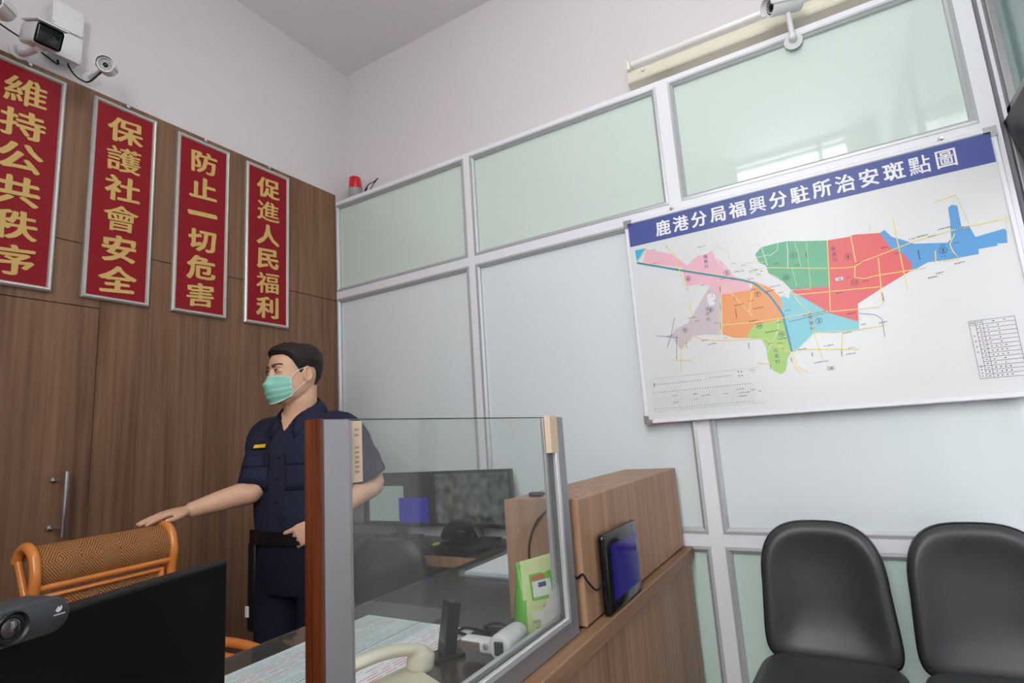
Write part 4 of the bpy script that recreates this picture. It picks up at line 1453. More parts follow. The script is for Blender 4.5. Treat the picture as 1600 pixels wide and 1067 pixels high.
obj('back_bracket', bm, M['black_plastic'], t, smooth=True, world=False)
bm = B()
tube(bm, [(0, -0.22, 0.10), (0, -0.22, 0.42)], 0.026, 14)
obj('column', bm, M['dark_metal'], t, smooth=True, world=False)
for i in range(5):
    a_ = i * 2 * PI / 5
    bm = B()
    tube(bm, [(0, -0.22, 0.11), (0.26 * math.cos(a_), -0.22 + 0.26 * math.sin(a_), 0.07)], [0.024, 0.016], 10)
    lg = obj('leg', bm, M['black_plastic'], t, smooth=True, world=False)
    bm = B()
    lathe(bm, [(0.027, -0.012), (0.028, 0), (0.027, 0.012)], (0.27 * math.cos(a_), -0.22 + 0.27 * math.sin(a_), 0.029), (math.sin(a_), -math.cos(a_), 0), 16)
    obj('caster', bm, M['black_rubber'], lg, smooth=True, world=False)

# ------------------------------------------------------------------ near monitor and webcam
ed = Vector((-0.248, 0.969, 0)).normalized()
ang = math.atan2(ed.y, ed.x)                 # local +x runs along the panel, away from the viewer
far = Vector((-0.838, 0.544, 0))
W_ = 0.50
mid = far - ed * (W_ / 2)
t = thing('computer_monitor', 'large flat black monitor in the lower left corner with a webcam on top', 'monitor', (mid.x, mid.y, 0.7805), ang)
z0, z1 = 0.022, 0.3145
bm = B()
box(bm, (-W_ / 2, 0.0, z0), (W_ / 2, 0.022, z1), 0.003)
obj('housing', bm, M['black_plastic'], t, world=False)
bm = B()
box(bm, (-W_ / 2 + 0.004, -0.0015, z0 + 0.004), (W_ / 2 - 0.004, 0.001, z1 - 0.006))
obj('flat_face', bm, mat('matt_black_panel', rgb(8, 8, 10), 0.6, 0.15), t, world=False)
bm = B()
box(bm, (-0.12, -0.02, 0.0), (0.12, 0.13, 0.010), 0.004)
box(bm, (-0.03, 0.022, 0.008), (0.03, 0.05, 0.15), 0.004)
obj('stand', bm, M['black_plastic'], t, world=False)
MON = t
s_ = W_ / 2 - 0.296                            # where the webcam sits along the panel
p = mid + ed * s_
t = thing('webcam', 'dark grey webcam with round lens clipped on the top of the near black monitor', 'webcam', (p.x, p.y, 0.7805 + z1), ang)
bm = B()
hw, hh = 0.042, 0.0185
oc = [(hw * 0.62 + hh * 1.05 * math.cos(a_) if abs(a_) <= PI / 2 else -hw * 0.62 + hh * 1.05 * math.cos(a_), hh * math.sin(a_)) for a_ in [(-PI / 2 + PI * k / 12) for k in range(13)]] + \
     [(-hw * 0.62 + hh * 1.05 * math.cos(a_), hh * math.sin(a_)) for a_ in [(PI / 2 + PI * k / 12) for k in range(13)]]
rings = []
for y, sc_ in ((0.024, 0.90), (0.020, 1.0), (-0.020, 1.0), (-0.025, 0.95), (-0.0265, 0.88)):
    rings.append([Vector((px * sc_, y, pz * sc_ + 0.002)) for px, pz in oc])
loft(bm, rings)
obj('webcam_body', bm, M['webcam_grey'], t, smooth=True, world=False)
bm = B()
lathe(bm, [(0.0158, 0), (0.0158, 0.003), (0.0148, 0.0045), (0.0135, 0.003), (0.0125, 0.0005)], (-0.014, -0.0262, 0.002), (0, -1, 0), 32)
ln = obj('lens_ring', bm, M['black_plastic'], t, smooth=True, world=False)
bm = B()
ellipsoid(bm, (-0.014, -0.0262, 0.002), (0.0105, 0, 0), (0, 0.004, 0), (0, 0, 0.0105))
obj('lens', bm, mat('webcam_lens_glass', rgb(34, 22, 24), 0.06, 0.8, coat=1.0), ln, smooth='all', world=False)
bm = B()
# small pale maker's mark on the body: a leaning leaf over a short line of lettering
prism(bm, [(0.0275, 0.0060), (0.0300, 0.0036), (0.0330, 0.0046), (0.0345, 0.0078), (0.0330, 0.0105), (0.0322, 0.0078), (0.0305, 0.0100)], lambda q: Vector((q[0], -0.0267, q[1])), lambda q: Vector((q[0], -0.0262, q[1])))
for k in range(7):
    box(bm, (0.0262 + k * 0.0017, -0.0267, 0.0008), (0.0274 + k * 0.0017, -0.0262, 0.0022))
obj('maker_mark', bm, M['alu_bright'], t, world=False)
bm = B()
box(bm, (-0.02, 0.020, -0.030), (0.02, 0.030, -0.004), 0.003)
obj('clip', bm, M['black_plastic'], t, world=False)
# ------------------------------------------------------------------ black waiting chairs
def superpt(a, w, h, n1):
    ca, sa = math.cos(a), math.sin(a)
    return math.copysign(abs(ca) ** (2 / n1), ca) * w, math.copysign(abs(sa) ** (2 / n1), sa) * h


def pad(outline, depth_front, place, K=48, rim=0.84):
    """upholstered pad: dished centre, plump rim, flat back. outline(a)->(u,v); place(u,v,d)->Vector"""
    bm = B()
    fr = []
    for rho, d in ((0.12, -0.010), (0.3, -0.009), (0.5, -0.005), (0.66, 0.003), (0.77, 0.012), (rim, 0.016), (0.91, 0.0145), (0.96, 0.008), (0.988, -0.004), (1.0, -0.018), (0.995, -0.036), (0.95, -0.046), (0.6, -0.05), (0.12, -0.05)):
        fr.append([place(*(c * rho for c in outline(2 * PI * i / K)), d + depth_front) for i in range(K)])
    loft(bm, fr)
    return bm


def waiting_chair():
    t = thing('waiting_chair', 'black leatherette chair nearest the brown counter, left of the two', 'chair', (0, 0, 0), 0, 'black chairs along the glass partition')

    def oback(a):
        u, v = superpt(a, 1.0, 1.0, 3.0 if math.sin(a) > 0 else 7.0)
        w = 0.183 + (0.014 * -v if v < 0 else -0.004 * v)
        return u * w, v * 0.215 - 0.012 * (v < 0) * -v

    def pback(u, v, d):
        # leaning back, wrapping forward at the sides
        z = 0.690 + v * 0.985
        y = 0.165 + 0.10 * (v + 0.2) + 0.0 - 0.75 * u * u
        return Vector((u, y - d, z))
    obj('backrest', pad(oback, 0.0, pback), M['leather'], t, smooth='all', world=False)
    bm = B()
    ring = [pback(*oback(2 * PI * i / 64), -0.010) for i in range(64)]
    tube(bm, ring, 0.0032, 8, closed=True)
    obj('piping', bm, M['piping'], t, smooth='all', world=False)

    def oseat(a):
        u, v = superpt(a, 1.0, 1.0, 4.5)
        return u * (0.206 - 0.004 * v), v * 0.225

    def pseat(u, v, d):
        return Vector((u, -0.055 + v, 0.478 + d * 1.2 - 0.18 * max(0, -v - 0.10) ** 1.5 * 3))
    obj('seat', pad(oseat, 0.0, pseat), M['leather'], t, smooth='all', world=False)
    for s in (-1, 1):
        bm = B()
        tube(bm, smooth_path([(s * 0.17, -0.22, 0.0), (s * 0.165, -0.20, 0.20), (s * 0.16, -0.17, 0.405), (s * 0.16, -0.12, 0.418), (s * 0.16, 0.10, 0.418)], 6), 0.011, 12)
        obj('leg', bm, M['steel'], t, smooth=True, world=False)
        bm = B()
        tube(bm, smooth_path([(s * 0.17, 0.17, 0.0), (s * 0.165, 0.12, 0.22), (s * 0.16, 0.09, 0.40), (s * 0.125, 0.165, 0.47), (s * 0.12, 0.215, 0.60)], 6), 0.011, 12)
        obj('leg', bm, M['steel'], t, smooth=True, world=False)
    return t


def copy_thing(root, loc, rz, label, group=None):
    r = root.copy()
    C.objects.link(r)
    r.location = loc
    r.rotation_euler = (0, 0, rz)
    r['label'] = label
    if group:
        r['group'] = group
    for ch in list(root.children):
        c = ch.copy()
        C.objects.link(c)
        c.parent = r
        for g in ch.children:
            d = g.copy()
            C.objects.link(d)
            d.parent = c
    return r


wc = waiting_chair()
wc.location = (-0.134, 1.985, 0)
wc.rotation_euler = (0, 0, math.radians(-2))
bpy.context.view_layer.update()
copy_thing(wc, (0.296, 1.985, 0), math.radians(2), 'black leatherette chair at the right edge of the picture, by the doorway')

# ------------------------------------------------------------------ rattan armchair behind the desk
rz = 0.072
t = thing('rattan_chair', 'orange-brown woven rattan armchair with rolled headrest under the hand of the person in uniform', 'armchair', (-1.66, 0.885, 0), rz)
# local frame: +x forward (towards the desk), y along the back
X0 = -0.255                                      # where the back stands
HY = 0.185


def prof_roll(k):
    pts = smooth_path([(X0 + 0.013, 0, 0.938), (X0 + 0.021, 0, 0.962), (X0 + 0.018, 0, 0.992), (X0 + 0.002, 0, 1.022), (X0 - 0.028, 0, 1.042), (X0 - 0.058, 0, 1.036), (X0 - 0.076, 0, 1.015)], k)
    return pts


bm = B()
uvl = bm.loops.layers.uv.new('UVMap')
pr = prof_roll(6)
NY = 40
grid = [[bm.verts.new((p.x + 0.002, -HY + 0.006 + (2 * HY - 0.012) * j / NY, p.z + 0.002)) for j in range(NY + 1)] for p in pr]
for i in range(len(pr) - 1):
    for j in range(NY):
        f = bm.faces.new((grid[i][j], grid[i][j + 1], grid[i + 1][j + 1], grid[i + 1][j]))
        for lp, (a, b_) in zip(f.loops, ((i, j), (i, j + 1), (i + 1, j + 1), (i + 1, j))):
            lp[uvl].uv = (b_ / NY, a / (len(pr) - 1))
bmesh.ops.solidify(bm, geom=bm.faces[:], thickness=0.006)
obj('woven_headrest', bm, M['weave'], t, smooth='all', world=False)
for s in (-1, 1):
    y = s * HY
    bm = B()
    tube(bm, smooth_path([(X0 + 0.05, y, 0.42), (X0 + 0.03, y, 0.62), (X0 + 0.008, y, 0.82), (X0 + 0.012, y, 0.91), (X0 + 0.020, y, 0.965), (X0 + 0.006, y, 1.018), (X0 - 0.028, y, 1.043), (X0 - 0.062, y, 1.035), (X0 - 0.082, y, 1.005)], 6), 0.0135, 14)
    obj('back_post', bm, M['rattan_pole'], t, smooth=True, world=False)
    bm = B()
    tube(bm, [(X0 - 0.080, y, 1.015), (X0 + 0.002, y, 0.872)], 0.0095, 12)
    obj('strut', bm, M['rattan_pole'], t, smooth=True, world=False)
for nm, z, x, r in (('rail', 0.937, X0 + 0.014, 0.009), ('rail', 0.52, X0 + 0.04, 0.011)):
    bm = B()
    tube(bm, [(x, -HY, z), (x, HY, z)], r, 12)
    obj(nm, bm, M['rattan_pole'], t, smooth=True, world=False)
bm = B()
tube(bm, [(X0 - 0.078, -HY, 1.012), (X0 - 0.078, HY, 1.012)], 0.008, 12)
obj('rail', bm, M['rattan_pole'], t, smooth=True, world=False)
bm = B()
q = [(X0 + 0.012, -0.150, 0.914), (X0 + 0.012, 0.150, 0.914), (X0 + 0.040, 0.150, 0.53), (X0 + 0.040, -0.150, 0.53)]
tube(bm, smooth_path(q, 1, True), 0.011, 12, closed=True)
obj('panel_frame', bm, M['rattan_pole'], t, smooth=True, world=False)
bm = B()
uvl = bm.loops.layers.uv.new('UVMap')
vs = [bm.verts.new(p) for p in q]
f = bm.faces.new(vs)
for lp, uv in zip(f.loops, ((0, 1), (1, 1), (1, 0), (0, 0))):
    lp[uvl].uv = uv
bmesh.ops.solidify(bm, geom=bm.faces[:], thickness=0.006)
obj('woven_back_panel', bm, M['weave_panel'], t, world=False)
for s in (-1, 1):
    bm = B()
    tube(bm, smooth_path([(X0 + 0.025, s * 0.19, 0.600), (X0 + 0.02, s * 0.235, 0.640), (X0 + 0.06, s * 0.272, 0.662), (X0 + 0.16, s * 0.285, 0.668), (X0 + 0.30, s * 0.28, 0.662), (X0 + 0.40, s * 0.27, 0.635), (X0 + 0.44, s * 0.255, 0.56), (X0 + 0.43, s * 0.235, 0.44)], 6), 0.0145, 14)
    obj('arm', bm, M['rattan_pole'], t, smooth=True, world=False)
    bm = B()
    tube(bm, smooth_path([(X0 + 0.09, s * 0.262, 0.635), (X0 + 0.20, s * 0.268, 0.632), (X0 + 0.33, s * 0.262, 0.622), (X0 + 0.37, s * 0.25, 0.54), (X0 + 0.30, s * 0.23, 0.43)], 6), 0.011, 12)
    obj('arm_brace', bm, M['rattan_pole'], t, smooth=True, world=False)
bm = B()
lathe(bm, [(0.20, 0), (0.235, 0.010), (0.24, 0.03), (0.225, 0.05), (0.12, 0.062), (0.0, 0.064)], (0.0, 0, 0.40), (0, 0, 1), 36)
obj('seat_cushion', bm, mat('brown_seat_cushion', rgb(120, 84, 60), 0.7), t, smooth=True, world=False)
bm = B()
tube(bm, [(0.235 * math.cos(k * PI / 16), 0.235 * math.sin(k * PI / 16), 0.395) for k in range(32)], 0.016, 10, closed=True)
obj('seat_ring', bm, M['rattan_pole'], t, smooth='all', world=False)
bm = B()
lathe(bm, [(0.13, 0), (0.05, 0.06), (0.045, 0.16), (0.12, 0.24)], (0, 0, 0.15), (0, 0, 1), 24)
obj('swivel_column', bm, M['rattan_pole'], t, smooth=True, world=False)
for i in range(4):
    a_ = PI / 4 + i * PI / 2
    bm = B()
    tube(bm, smooth_path([(0.05 * math.cos(a_), 0.05 * math.sin(a_), 0.18), (0.16 * math.cos(a_), 0.16 * math.sin(a_), 0.13), (0.26 * math.cos(a_), 0.26 * math.sin(a_), 0.014)], 6), 0.015, 12)
    obj('leg', bm, M['rattan_pole'], t, smooth=True, world=False)
# ------------------------------------------------------------------ the person
PER = thing('person', 'person in navy police-style uniform and mint face mask, resting one hand on the rattan chair', 'person', (-1.84, 1.50, 0))
hf = Vector((-0.15, -0.99, 0)).normalized()        # where the head looks
hl = Vector((-hf.y, hf.x, 0))                        # the head's left
tf = Vector((0.20, -0.98, 0)).normalized()           # where the chest faces
tl = Vector((-tf.y, tf.x, 0))                        # the chest's left
UP = Vector((0, 0, 1))
HC = Vector((-1.816, 1.441, 0))                      # head axis
HEAD = [(1.432, .062, -.02, .026), (1.440, .075, -.01, .038), (1.455, .085, .02, .055), (1.475, .090, .055, .0645), (1.500, .094, .075, .0695), (1.525, .092, .088, .0715),
        (1.545, .089, .094, .0745), (1.558, .090, .097, .0755), (1.575, .094, .099, .077), (1.600, .092, .100, .078), (1.625, .082, .093, .073), (1.643, .062, .076, .058), (1.655, .030, .042, .032)]


def head_at(z):
    if z <= HEAD[0][0]:
        return HEAD[0][1:]
    for a, b_ in zip(HEAD[:-1], HEAD[1:]):
        if a[0] <= z <= b_[0]:
            q = (z - a[0]) / (b_[0] - a[0])
            return tuple(a[i] + (b_[i] - a[i]) * q for i in (1, 2, 3))
    return HEAD[-1][1:]


def head_pt(phi, z, off=0.0, sx=1.0):
    """phi: 0 is the front, positive to the head's left"""
    fr_, bk, w = head_at(z)
    c = (fr_ - bk) / 2
    a = (fr_ + bk) / 2
    cs, sn = math.cos(phi), math.sin(phi)
    n_ = 2.25
    x = math.copysign(abs(cs) ** (2 / n_), cs) * (a + off) + c
    y = math.copysign(abs(sn) ** (2 / n_), sn) * (w + off)
    return HC + hf * x + hl * y + UP * z


def H(f, l, z):
    return HC + hf * f + hl * l + UP * z


def T(f, l, z, c=Vector((-1.835, 1.495, 0))):
    return c + tf * f + tl * l + UP * z


# joints
RS, RE, RW, RK = Vector((-1.980, 1.448, 1.312)), Vector((-1.905, 1.335, 1.120)), Vector((-1.998, 1.148, 1.072)), Vector((-1.985, 1.065, 1.068))
LS, LE, LW = Vector((-1.640, 1.533, 1.310)), Vector((-1.585, 1.625, 1.112)), Vector((-1.672, 1.432, 0.985))

bm = B()
loft(bm, [[head_pt(2 * PI * i / 36, h[0]) for i in range(36)] for h in HEAD])
# brow ridge, nose, cheek, ears
for s in (-1, 1):
    ellipsoid(bm, H(.080, s * .026, 1.573), hf * .016, hl * .024, UP * .010)
    ellipsoid(bm, H(.080, s * .031, 1.553), hf * .010, hl * .017, UP * .008)
    e0 = H(-.006, s * .078, 1.541)
    rk = (hf * 0.95 - UP * 0.15).normalized()
    outw = (hl * s * 0.9 - hf * 0.45).normalized()
    ud = outw.cross(rk).normalized()
    ellipsoid(bm, e0, rk * .016, outw * .006, ud * .028)
    rim = [e0 + outw * .006 + rk * (.015 * math.cos(a_) - .001) + ud * (.027 * math.sin(a_)) for a_ in [2 * PI * k / 20 for k in range(20)]]
    tube(bm, rim, 0.0042, 8, closed=True)
    ellipsoid(bm, e0 - ud * .024 * (1 if ud.z > 0 else -1) + outw * .004, rk * .009, outw * .006, ud * .009)
loft(bm, [[H(.088, -.010, 1.562), H(.088, .010, 1.562), H(.098, .004, 1.562), H(.098, -.004, 1.562)], [H(.085, -.013, 1.535), H(.085, .013, 1.535), H(.104, .006, 1.535), H(.104, -.006, 1.535)],
          [H(.084, -.017, 1.510), H(.084, .017, 1.510), H(.109, .010, 1.512), H(.109, -.010, 1.512)], [H(.086, -.012, 1.502), H(.086, .012, 1.502), H(.104, .006, 1.500), H(.104, -.006, 1.500)]])
# neck, trunk under the shirt
tube(bm, [H(-.030, 0, 1.53), H(-.028, 0, 1.45), T(.015, 0, 1.385), T(-.005, 0, 1.31)], [.058, .060, .064, .080], 20)
loft(bm, [[T(.02 + .105 * math.cos(a_) * q, .155 * math.sin(a_) * w, z) for a_ in [2 * PI * k / 24 for k in range(24)]] for z, q, w in ((0.80, .95, .95), (.95, 1, .95), (1.10, 1.0, .98), (1.22, .95, 1.0), (1.30, .80, 1.0), (1.345, .5, .75))])
# open-neck skin between the collar points
loft(bm, [[T(.066, -.050, 1.405), T(.066, .050, 1.405), T(.03, 0.0, 1.39)], [T(.090, -.028, 1.370), T(.090, .028, 1.370), T(.05, 0, 1.35)], [T(.106, -.004, 1.330), T(.106, .004, 1.330), T(.07, 0, 1.33)]])


def arm(bm, S_, E_, W_):
    P = [S_, S_.lerp(E_, .5), E_, E_.lerp(W_, .22), E_.lerp(W_, .55), E_.lerp(W_, .85), W_]
    tube(bm, smooth_path(P, 4), [r for a_, b_ in zip([.049, .043, .0385, .041, .037, .029], [.043, .0385, .041, .037, .029, .0265]) for r in [a_ + (b_ - a_) * k / 4 for k in range(4)]] + [.0265], 18)


def hand(bm, wrist, d, palm_n, side, curls, spread, thumb):
    """d: along the hand; palm_n: out of the palm; side: towards the thumb. curls: bend per finger; thumb: list of points (d, side, n)"""
    d = d.normalized()
    side = (side - d * side.dot(d)).normalized()
    pn = (palm_n - d * palm_n.dot(d) - side * palm_n.dot(side)).normalized()

    def L(a_, s_, n_):
        return wrist + d * a_ + side * s_ + pn * n_
    # palm: a tapered slab, knuckles as its far edge
    rings = []
    for a_, w, th, so in ((-0.012, .024, .019, 0), (0.008, .029, .0185, 0.001), (0.035, .038, .0165, 0.002), (0.062, .041, .014, 0.001), (0.082, .039, .0115, 0.0)):
        rings.append([L(a_, so + math.copysign(abs(math.cos(q)) ** .7, math.cos(q)) * w, math.sin(q) * th - (0.004 if a_ > .03 else 0)) for q in [2 * PI * k / 20 for k in range(20)]])
    loft(bm, rings)
    lens_ = (.070, .078, .073, .058)
    tips = []
    for i in range(4):
        s0 = .0295 - i * .0196
        base = L(.072 - (0.004 if i == 3 else 0), s0 * .95, -0.004)
        c = curls[i]
        dirn = (d + side * spread[i]).normalized()
        pts = [base - dirn * .015, base]
        seg = [lens_[i] * q for q in (.45, .30, .25)]
        acc = 0.0
        p = base
        for k, sl in enumerate(seg):
            acc += c[k]
            v = (dirn * math.cos(acc) + pn * math.sin(acc)).normalized()
            p = p + v * sl
            pts.append(p)
        rr = [.0098, .0095, .0088, .0080, .0062]
        sp = smooth_path(pts, 3)
        tube(bm, sp, [rr[min(4, int(k * 5 / len(sp)))] for k in range(len(sp))], 12)
        ellipsoid(bm, p, Vector((.0064, 0, 0)), Vector((0, .0064, 0)), Vector((0, 0, .0064)), seg=12, rings=8)
        tips.append(p)
    tp = [L(*q) for q in thumb]
    sp = smooth_path(tp, 4)
    tube(bm, sp, [.0125 - .0055 * k / (len(sp) - 1) for k in range(len(sp))], 12)
    ellipsoid(bm, tp[-1], Vector((.0072, 0, 0)), Vector((0, .0072, 0)), Vector((0, 0, .0072)), seg=12, rings=8)
    return tips


arm(bm, RS, RE, RW)
arm(bm, LS, LE, LW)
# right hand: flat on the rolled headrest, back of the hand up, fingers lying along it
rd = Vector((-0.02, -0.985, -0.09))
hand(bm, RW + Vector((0.0, -0.012, 0.0)), rd, Vector((0.10, 0.05, -1)), Vector((0.94, -0.1, 0.05)),
     [(.16, .10, .05), (.12, .06, .04), (.10, .06, .04), (.14, .08, .06)], (.10, .02, -.07, -.16),
     [(0.010, .020, .004), (0.036, .038, .010), (0.062, .052, .012), (0.088, .054, .012)])
# left hand: in front of the belt, fingers half bent
ld = Vector((-0.72, -0.52, -0.42))
hand(bm, LW, ld, Vector((-0.35, 0.70, -0.30)), Vector((-0.25, -0.15, 0.95)),
     [(.22, .25, .15), (.42, .45, .3), (.50, .5, .35), (.5, .55, .4)], (.12, .02, -.05, -.12),
     [(0.010, .018, .006), (0.036, .034, .016), (0.064, .040, .026), (0.088, .034, .034)])
bm = remesh(bm, 0.0032, 5, 0.5)
body = obj('body', bm, M['skin'], PER, smooth='all')

# ---- hair: a close-cropped shell
bm = B()
NP, NZ = 72, 16


def hairline(phi):
    a_ = abs(math.degrees(phi))
    tab = [(0, 1.617), (35, 1.615), (50, 1.606), (62, 1.590), (72, 1.566), (80, 1.545), (86, 1.548), (94, 1.570), (112, 1.568), (122, 1.545), (135, 1.500), (150, 1.478), (180, 1.472)]
    for (p, q), (r, s) in zip(tab[:-1], tab[1:]):
        if p <= a_ <= r:
            return q + (s - q) * (a_ - p) / (r - p)


grid = []
for j in range(NZ + 1):
    row = []
    for i in range(NP):
        phi = -PI + 2 * PI * i / NP
        h0 = hairline(phi)
        t_ = j / NZ
        z = h0 + (1.6545 - h0) * (t_ ** 0.9)
        thick = 0.0015 + 0.0125 * min(1, t_ * 3.2) * (0.62 + 0.38 * min(1, max(0, (z - 1.53) / 0.09)))
        if abs(math.degrees(phi)) < 60:
            thick += 0.004 * min(1, t_ * 4)
        p = head_pt(phi, z, thick)
        p.z += thick * 0.75 * max(0, (z - 1.60) / 0.055)
        nz = (noise.noise(p * 110.0) * 0.0030 + noise.noise(p * 300.0) * 0.0022) * min(1, t_ * 4 + .2)
        row.append(bm.verts.new(p + (p - H(-.01, 0, 1.57)).normalized() * nz))
    grid.append(row)
for j in range(NZ):
    for i in range(NP):
        k = (i + 1) % NP
        bm.faces.new((grid[j][i], grid[j][k], grid[j + 1][k], grid[j + 1][i]))
top = bm.verts.new(H(-.004, 0, 1.669))
for i in range(NP):
    bm.faces.new((grid[NZ][i], grid[NZ][(i + 1) % NP], top))
obj('hair', bm, M['hair'], PER, smooth='all')

# ---- eyes and brows
for s in (-1, 1):
    bm = B()
    ec = H(.0895, s * .0315, 1.553)
    ellipsoid(bm, ec, hf * .0046, hl * .0125, UP * .0042)
    ey = obj('eye', bm, M['eye_white'], PER, smooth='all')
    bm = B()
    ellipsoid(bm, ec + hf * .0026 - hl * .001, hf * .0032, hl * .0060, UP * .0046)
    obj('iris', bm, M['iris'], ey, smooth='all')
    bm = B()
    lid = [ec + hl * (s * q * .0125) + UP * (.0046 * (1 - q * q) + .0002) + hf * (.0036 - .0045 * q * q) for q in (-1, -.6, -.2, .2, .6, 1)]
    tube(bm, lid, [.0014, .0022, .0025, .0025, .0022, .0014], 8)
    obj('upper_lashes', bm, M['iris'], ey, smooth='all')
    bm = B()
    br = [head_pt(s * (.17 + .50 * q), 1.5725 + .0055 * math.sin(q * 2.3), .0062 - .0035 * q) for q in (0, .25, .5, .75, 1.0)]
    tube(bm, smooth_path(br, 3), [.0060 - .0034 * k / 12 for k in range(13)], 8, flat=(1.0, (0, 0, 1)))
    obj('eyebrow', bm, M['brow'], PER, smooth='all')

# ---- face mask with its loops
bm = B()
NU, NV = 36, 22
PH = math.radians(70)


def mask_pt(u, v, off=0.0):
    # u -1..1 across, v 0 (bottom, under the chin) .. 1 (top, on the nose)
    zb = 1.432 + 0.026 * abs(u) ** 2.2
    zt = 1.534 - 0.008 * abs(u) ** 2
    z = zb + (zt - zb) * v
    phi = u * PH * (1.13 - 0.24 * v - 0.06 * math.sin(v * PI))
    bulge = 0.014 * math.sin(min(1, v * 1.02 + .10) * PI) ** 0.7 * (1 - abs(u) ** 1.6) + 0.005
    if v > .8:
        pass
    q_ = min(1, max(0, (v - .35) / .4))
    bulge += (0.016 - 0.004 * max(0, v - .8) / .2) * q_ * q_ * (3 - 2 * q_) * math.exp(-(u / .20) ** 2)
    pleat = 0.0040 * (((v * 4.0) % 1.0) - 0.5) * (1 if .12 < v < .9 else 0.2)
    return head_pt(phi, max(z, 1.446), bulge + pleat + off) + UP * (min(0, z - 1.446))


grid = [[bm.verts.new(mask_pt(-1 + 2 * i / NU, j / NV)) for i in range(NU + 1)] for j in range(NV + 1)]
for j in range(NV):
    for i in range(NU):
        bm.faces.new((grid[j][i], grid[j][i + 1], grid[j + 1][i + 1], grid[j + 1][i]))
bmesh.ops.solidify(bm, geom=bm.faces[:], thickness=0.0015)
mk = obj('face_mask', bm, M['mask'], PER, smooth='all')
bm = B()
for v in (0.0, 1.0):
    tube(bm, [mask_pt(-1 + 2 * i / 40, v, .0006) for i in range(41)], .0013, 6)
for u in (-1, 1):
    tube(bm, [mask_pt(u, j / 16, .0006) for j in range(17)], .0013, 6)
obj('mask_edge', bm, M['mask_edge'], mk, smooth='all')
for s in (-1, 1):
    bm = B()
    e_up, e_lo = H(-.004, s * .0815, 1.566), H(-.006, s * .083, 1.516)
    tube(bm, smooth_path([mask_pt(s, .97, .001), H(.036, s * .079, 1.549), e_up, H(-.020, s * .081, 1.555)], 5), .0011, 6)
    tube(bm, smooth_path([mask_pt(s, .10, .001), H(.028, s * .0775, 1.487), e_lo, H(-.018, s * .080, 1.527)], 5), .0011, 6)
    obj('ear_loop', bm, M['mask_edge'], mk, smooth='all')

# ---- shirt
bm = B()
N_ = 40


def trunk(z, f0, b0, w, n_=2.3, cx=0.0):
    out = []
    for k in range(N_):
        a_ = 2 * PI * k / N_
        cs, sn = math.cos(a_), math.sin(a_)
        x = math.copysign(abs(cs) ** (2 / n_), cs) * (f0 if cs > 0 else b0)
        y = math.copysign(abs(sn) ** (2 / n_), sn) * w
        out.append(T(x, y + cx, z))
    return out


loft(bm, [trunk(0.935, .128, .105, .163), trunk(0.965, .136, .112, .170), trunk(1.02, .142, .116, .176), trunk(1.10, .140, .118, .178), trunk(1.18, .138, .120, .184), trunk(1.25, .132, .120, .190),
          trunk(1.30, .116, .108, .190), trunk(1.340, .098, .092, .172), trunk(1.368, .086, .084, .132), trunk(1.392, .076, .078, .100), trunk(1.415, .066, .072, .080)])


def sleeve(S_, E_, q1):
    d = E_ - S_
    inn = S_ + Vector((-(S_ - T(0, 0, S_.z)).x * .35, -(S_ - T(0, 0, S_.z)).y * .35, 0.012))
    tube(bm, smooth_path([inn, S_, S_ + d * .35, S_ + d * .7, S_ + d * q1], 4), [r for r in [.074] * 4 + [.071] * 4 + [.066] * 4 + [.062] * 4 + [.063]], 22)


sleeve(RS, RE, 0.98)
sleeve(LS, LE, 0.86)
bm = remesh(bm, 0.0055, 6, 0.5)
for v in bm.verts:                          # soft folds in the cloth
    p = v.co
    n_ = noise.noise(Vector((p.x * 9, p.y * 9, p.z * 5))) * 0.006 + noise.noise(Vector((p.x * 22 + 7, p.y * 22, p.z * 12))) * 0.0028
    sag = max(0, 1 - abs(p.z - 0.99) / 0.07) * math.sin(p.x * 70 + p.y * 50) * 0.0025
    v.co += v.normal * (n_ + sag + 0.002)
# neck opening: cut the cloth away above the collar seat and inside the V
doomed = []
for v in bm.verts:
    q = v.co - Vector((-1.835, 1.495, 0))
    f_, l_ = q.dot(tf), q.dot(tl)
    if f_ > 0.02 and v.co.z > 1.332 + abs(l_) * 1.3 and abs(l_) < .062:
        doomed.append(v)
bmesh.ops.delete(bm, geom=doomed, context='VERTS')
shirt_tree = BVHTree.FromBMesh(bm)
shirt = obj('shirt', bm, M['shirt'], PER, smooth='all')


def on_chest(l, z, lift=0.0015):
    o_ = T(0.5, l, z)
    hit = shirt_tree.ray_cast(o_, -tf)
    return (hit[0] + tf * lift, hit[1]) if hit[0] else (T(.14, l, z), tf)


# collar: stand at the nape falling to two points in front
bm = B()
NS = 40
for s in (-1, 1):
    rings = []
    for i in range(NS // 2 + 1):
        q = i / (NS // 2)
        a_ = PI - q * (PI - math.radians(14))           # from the nape to the front
        zt = 1.470 - .052 * q - .046 * q ** 3
        top = T(.012 + .070 * math.cos(a_), s * .070 * math.sin(a_), zt)
        fall = .042 + .030 * q ** 3
        low = T(.008 + (.094 + .020 * q ** 2) * math.cos(a_), s * (.104 * math.sin(a_) + .030 * q ** 4), zt - fall)
        stand = T(.012 + .066 * math.cos(a_), s * .067 * math.sin(a_), zt - .04)
        rings.append([stand, top + UP * .0, (top + low) / 2 + tf * .004 * math.cos(a_) + UP * .004, low])
    vr = [[bm.verts.new(p) for p in r] for r in rings]
    for a, b_ in zip(vr[:-1], vr[1:]):
        for j in range(3):
            bm.faces.new((a[j], a[j + 1], b_[j + 1], b_[j]))
bmesh.ops.remove_doubles(bm, verts=bm.verts[:], dist=0.0008)
bmesh.ops.recalc_face_normals(bm, faces=bm.faces[:])
bmesh.ops.solidify(bm, geom=bm.faces[:], thickness=0.0035)
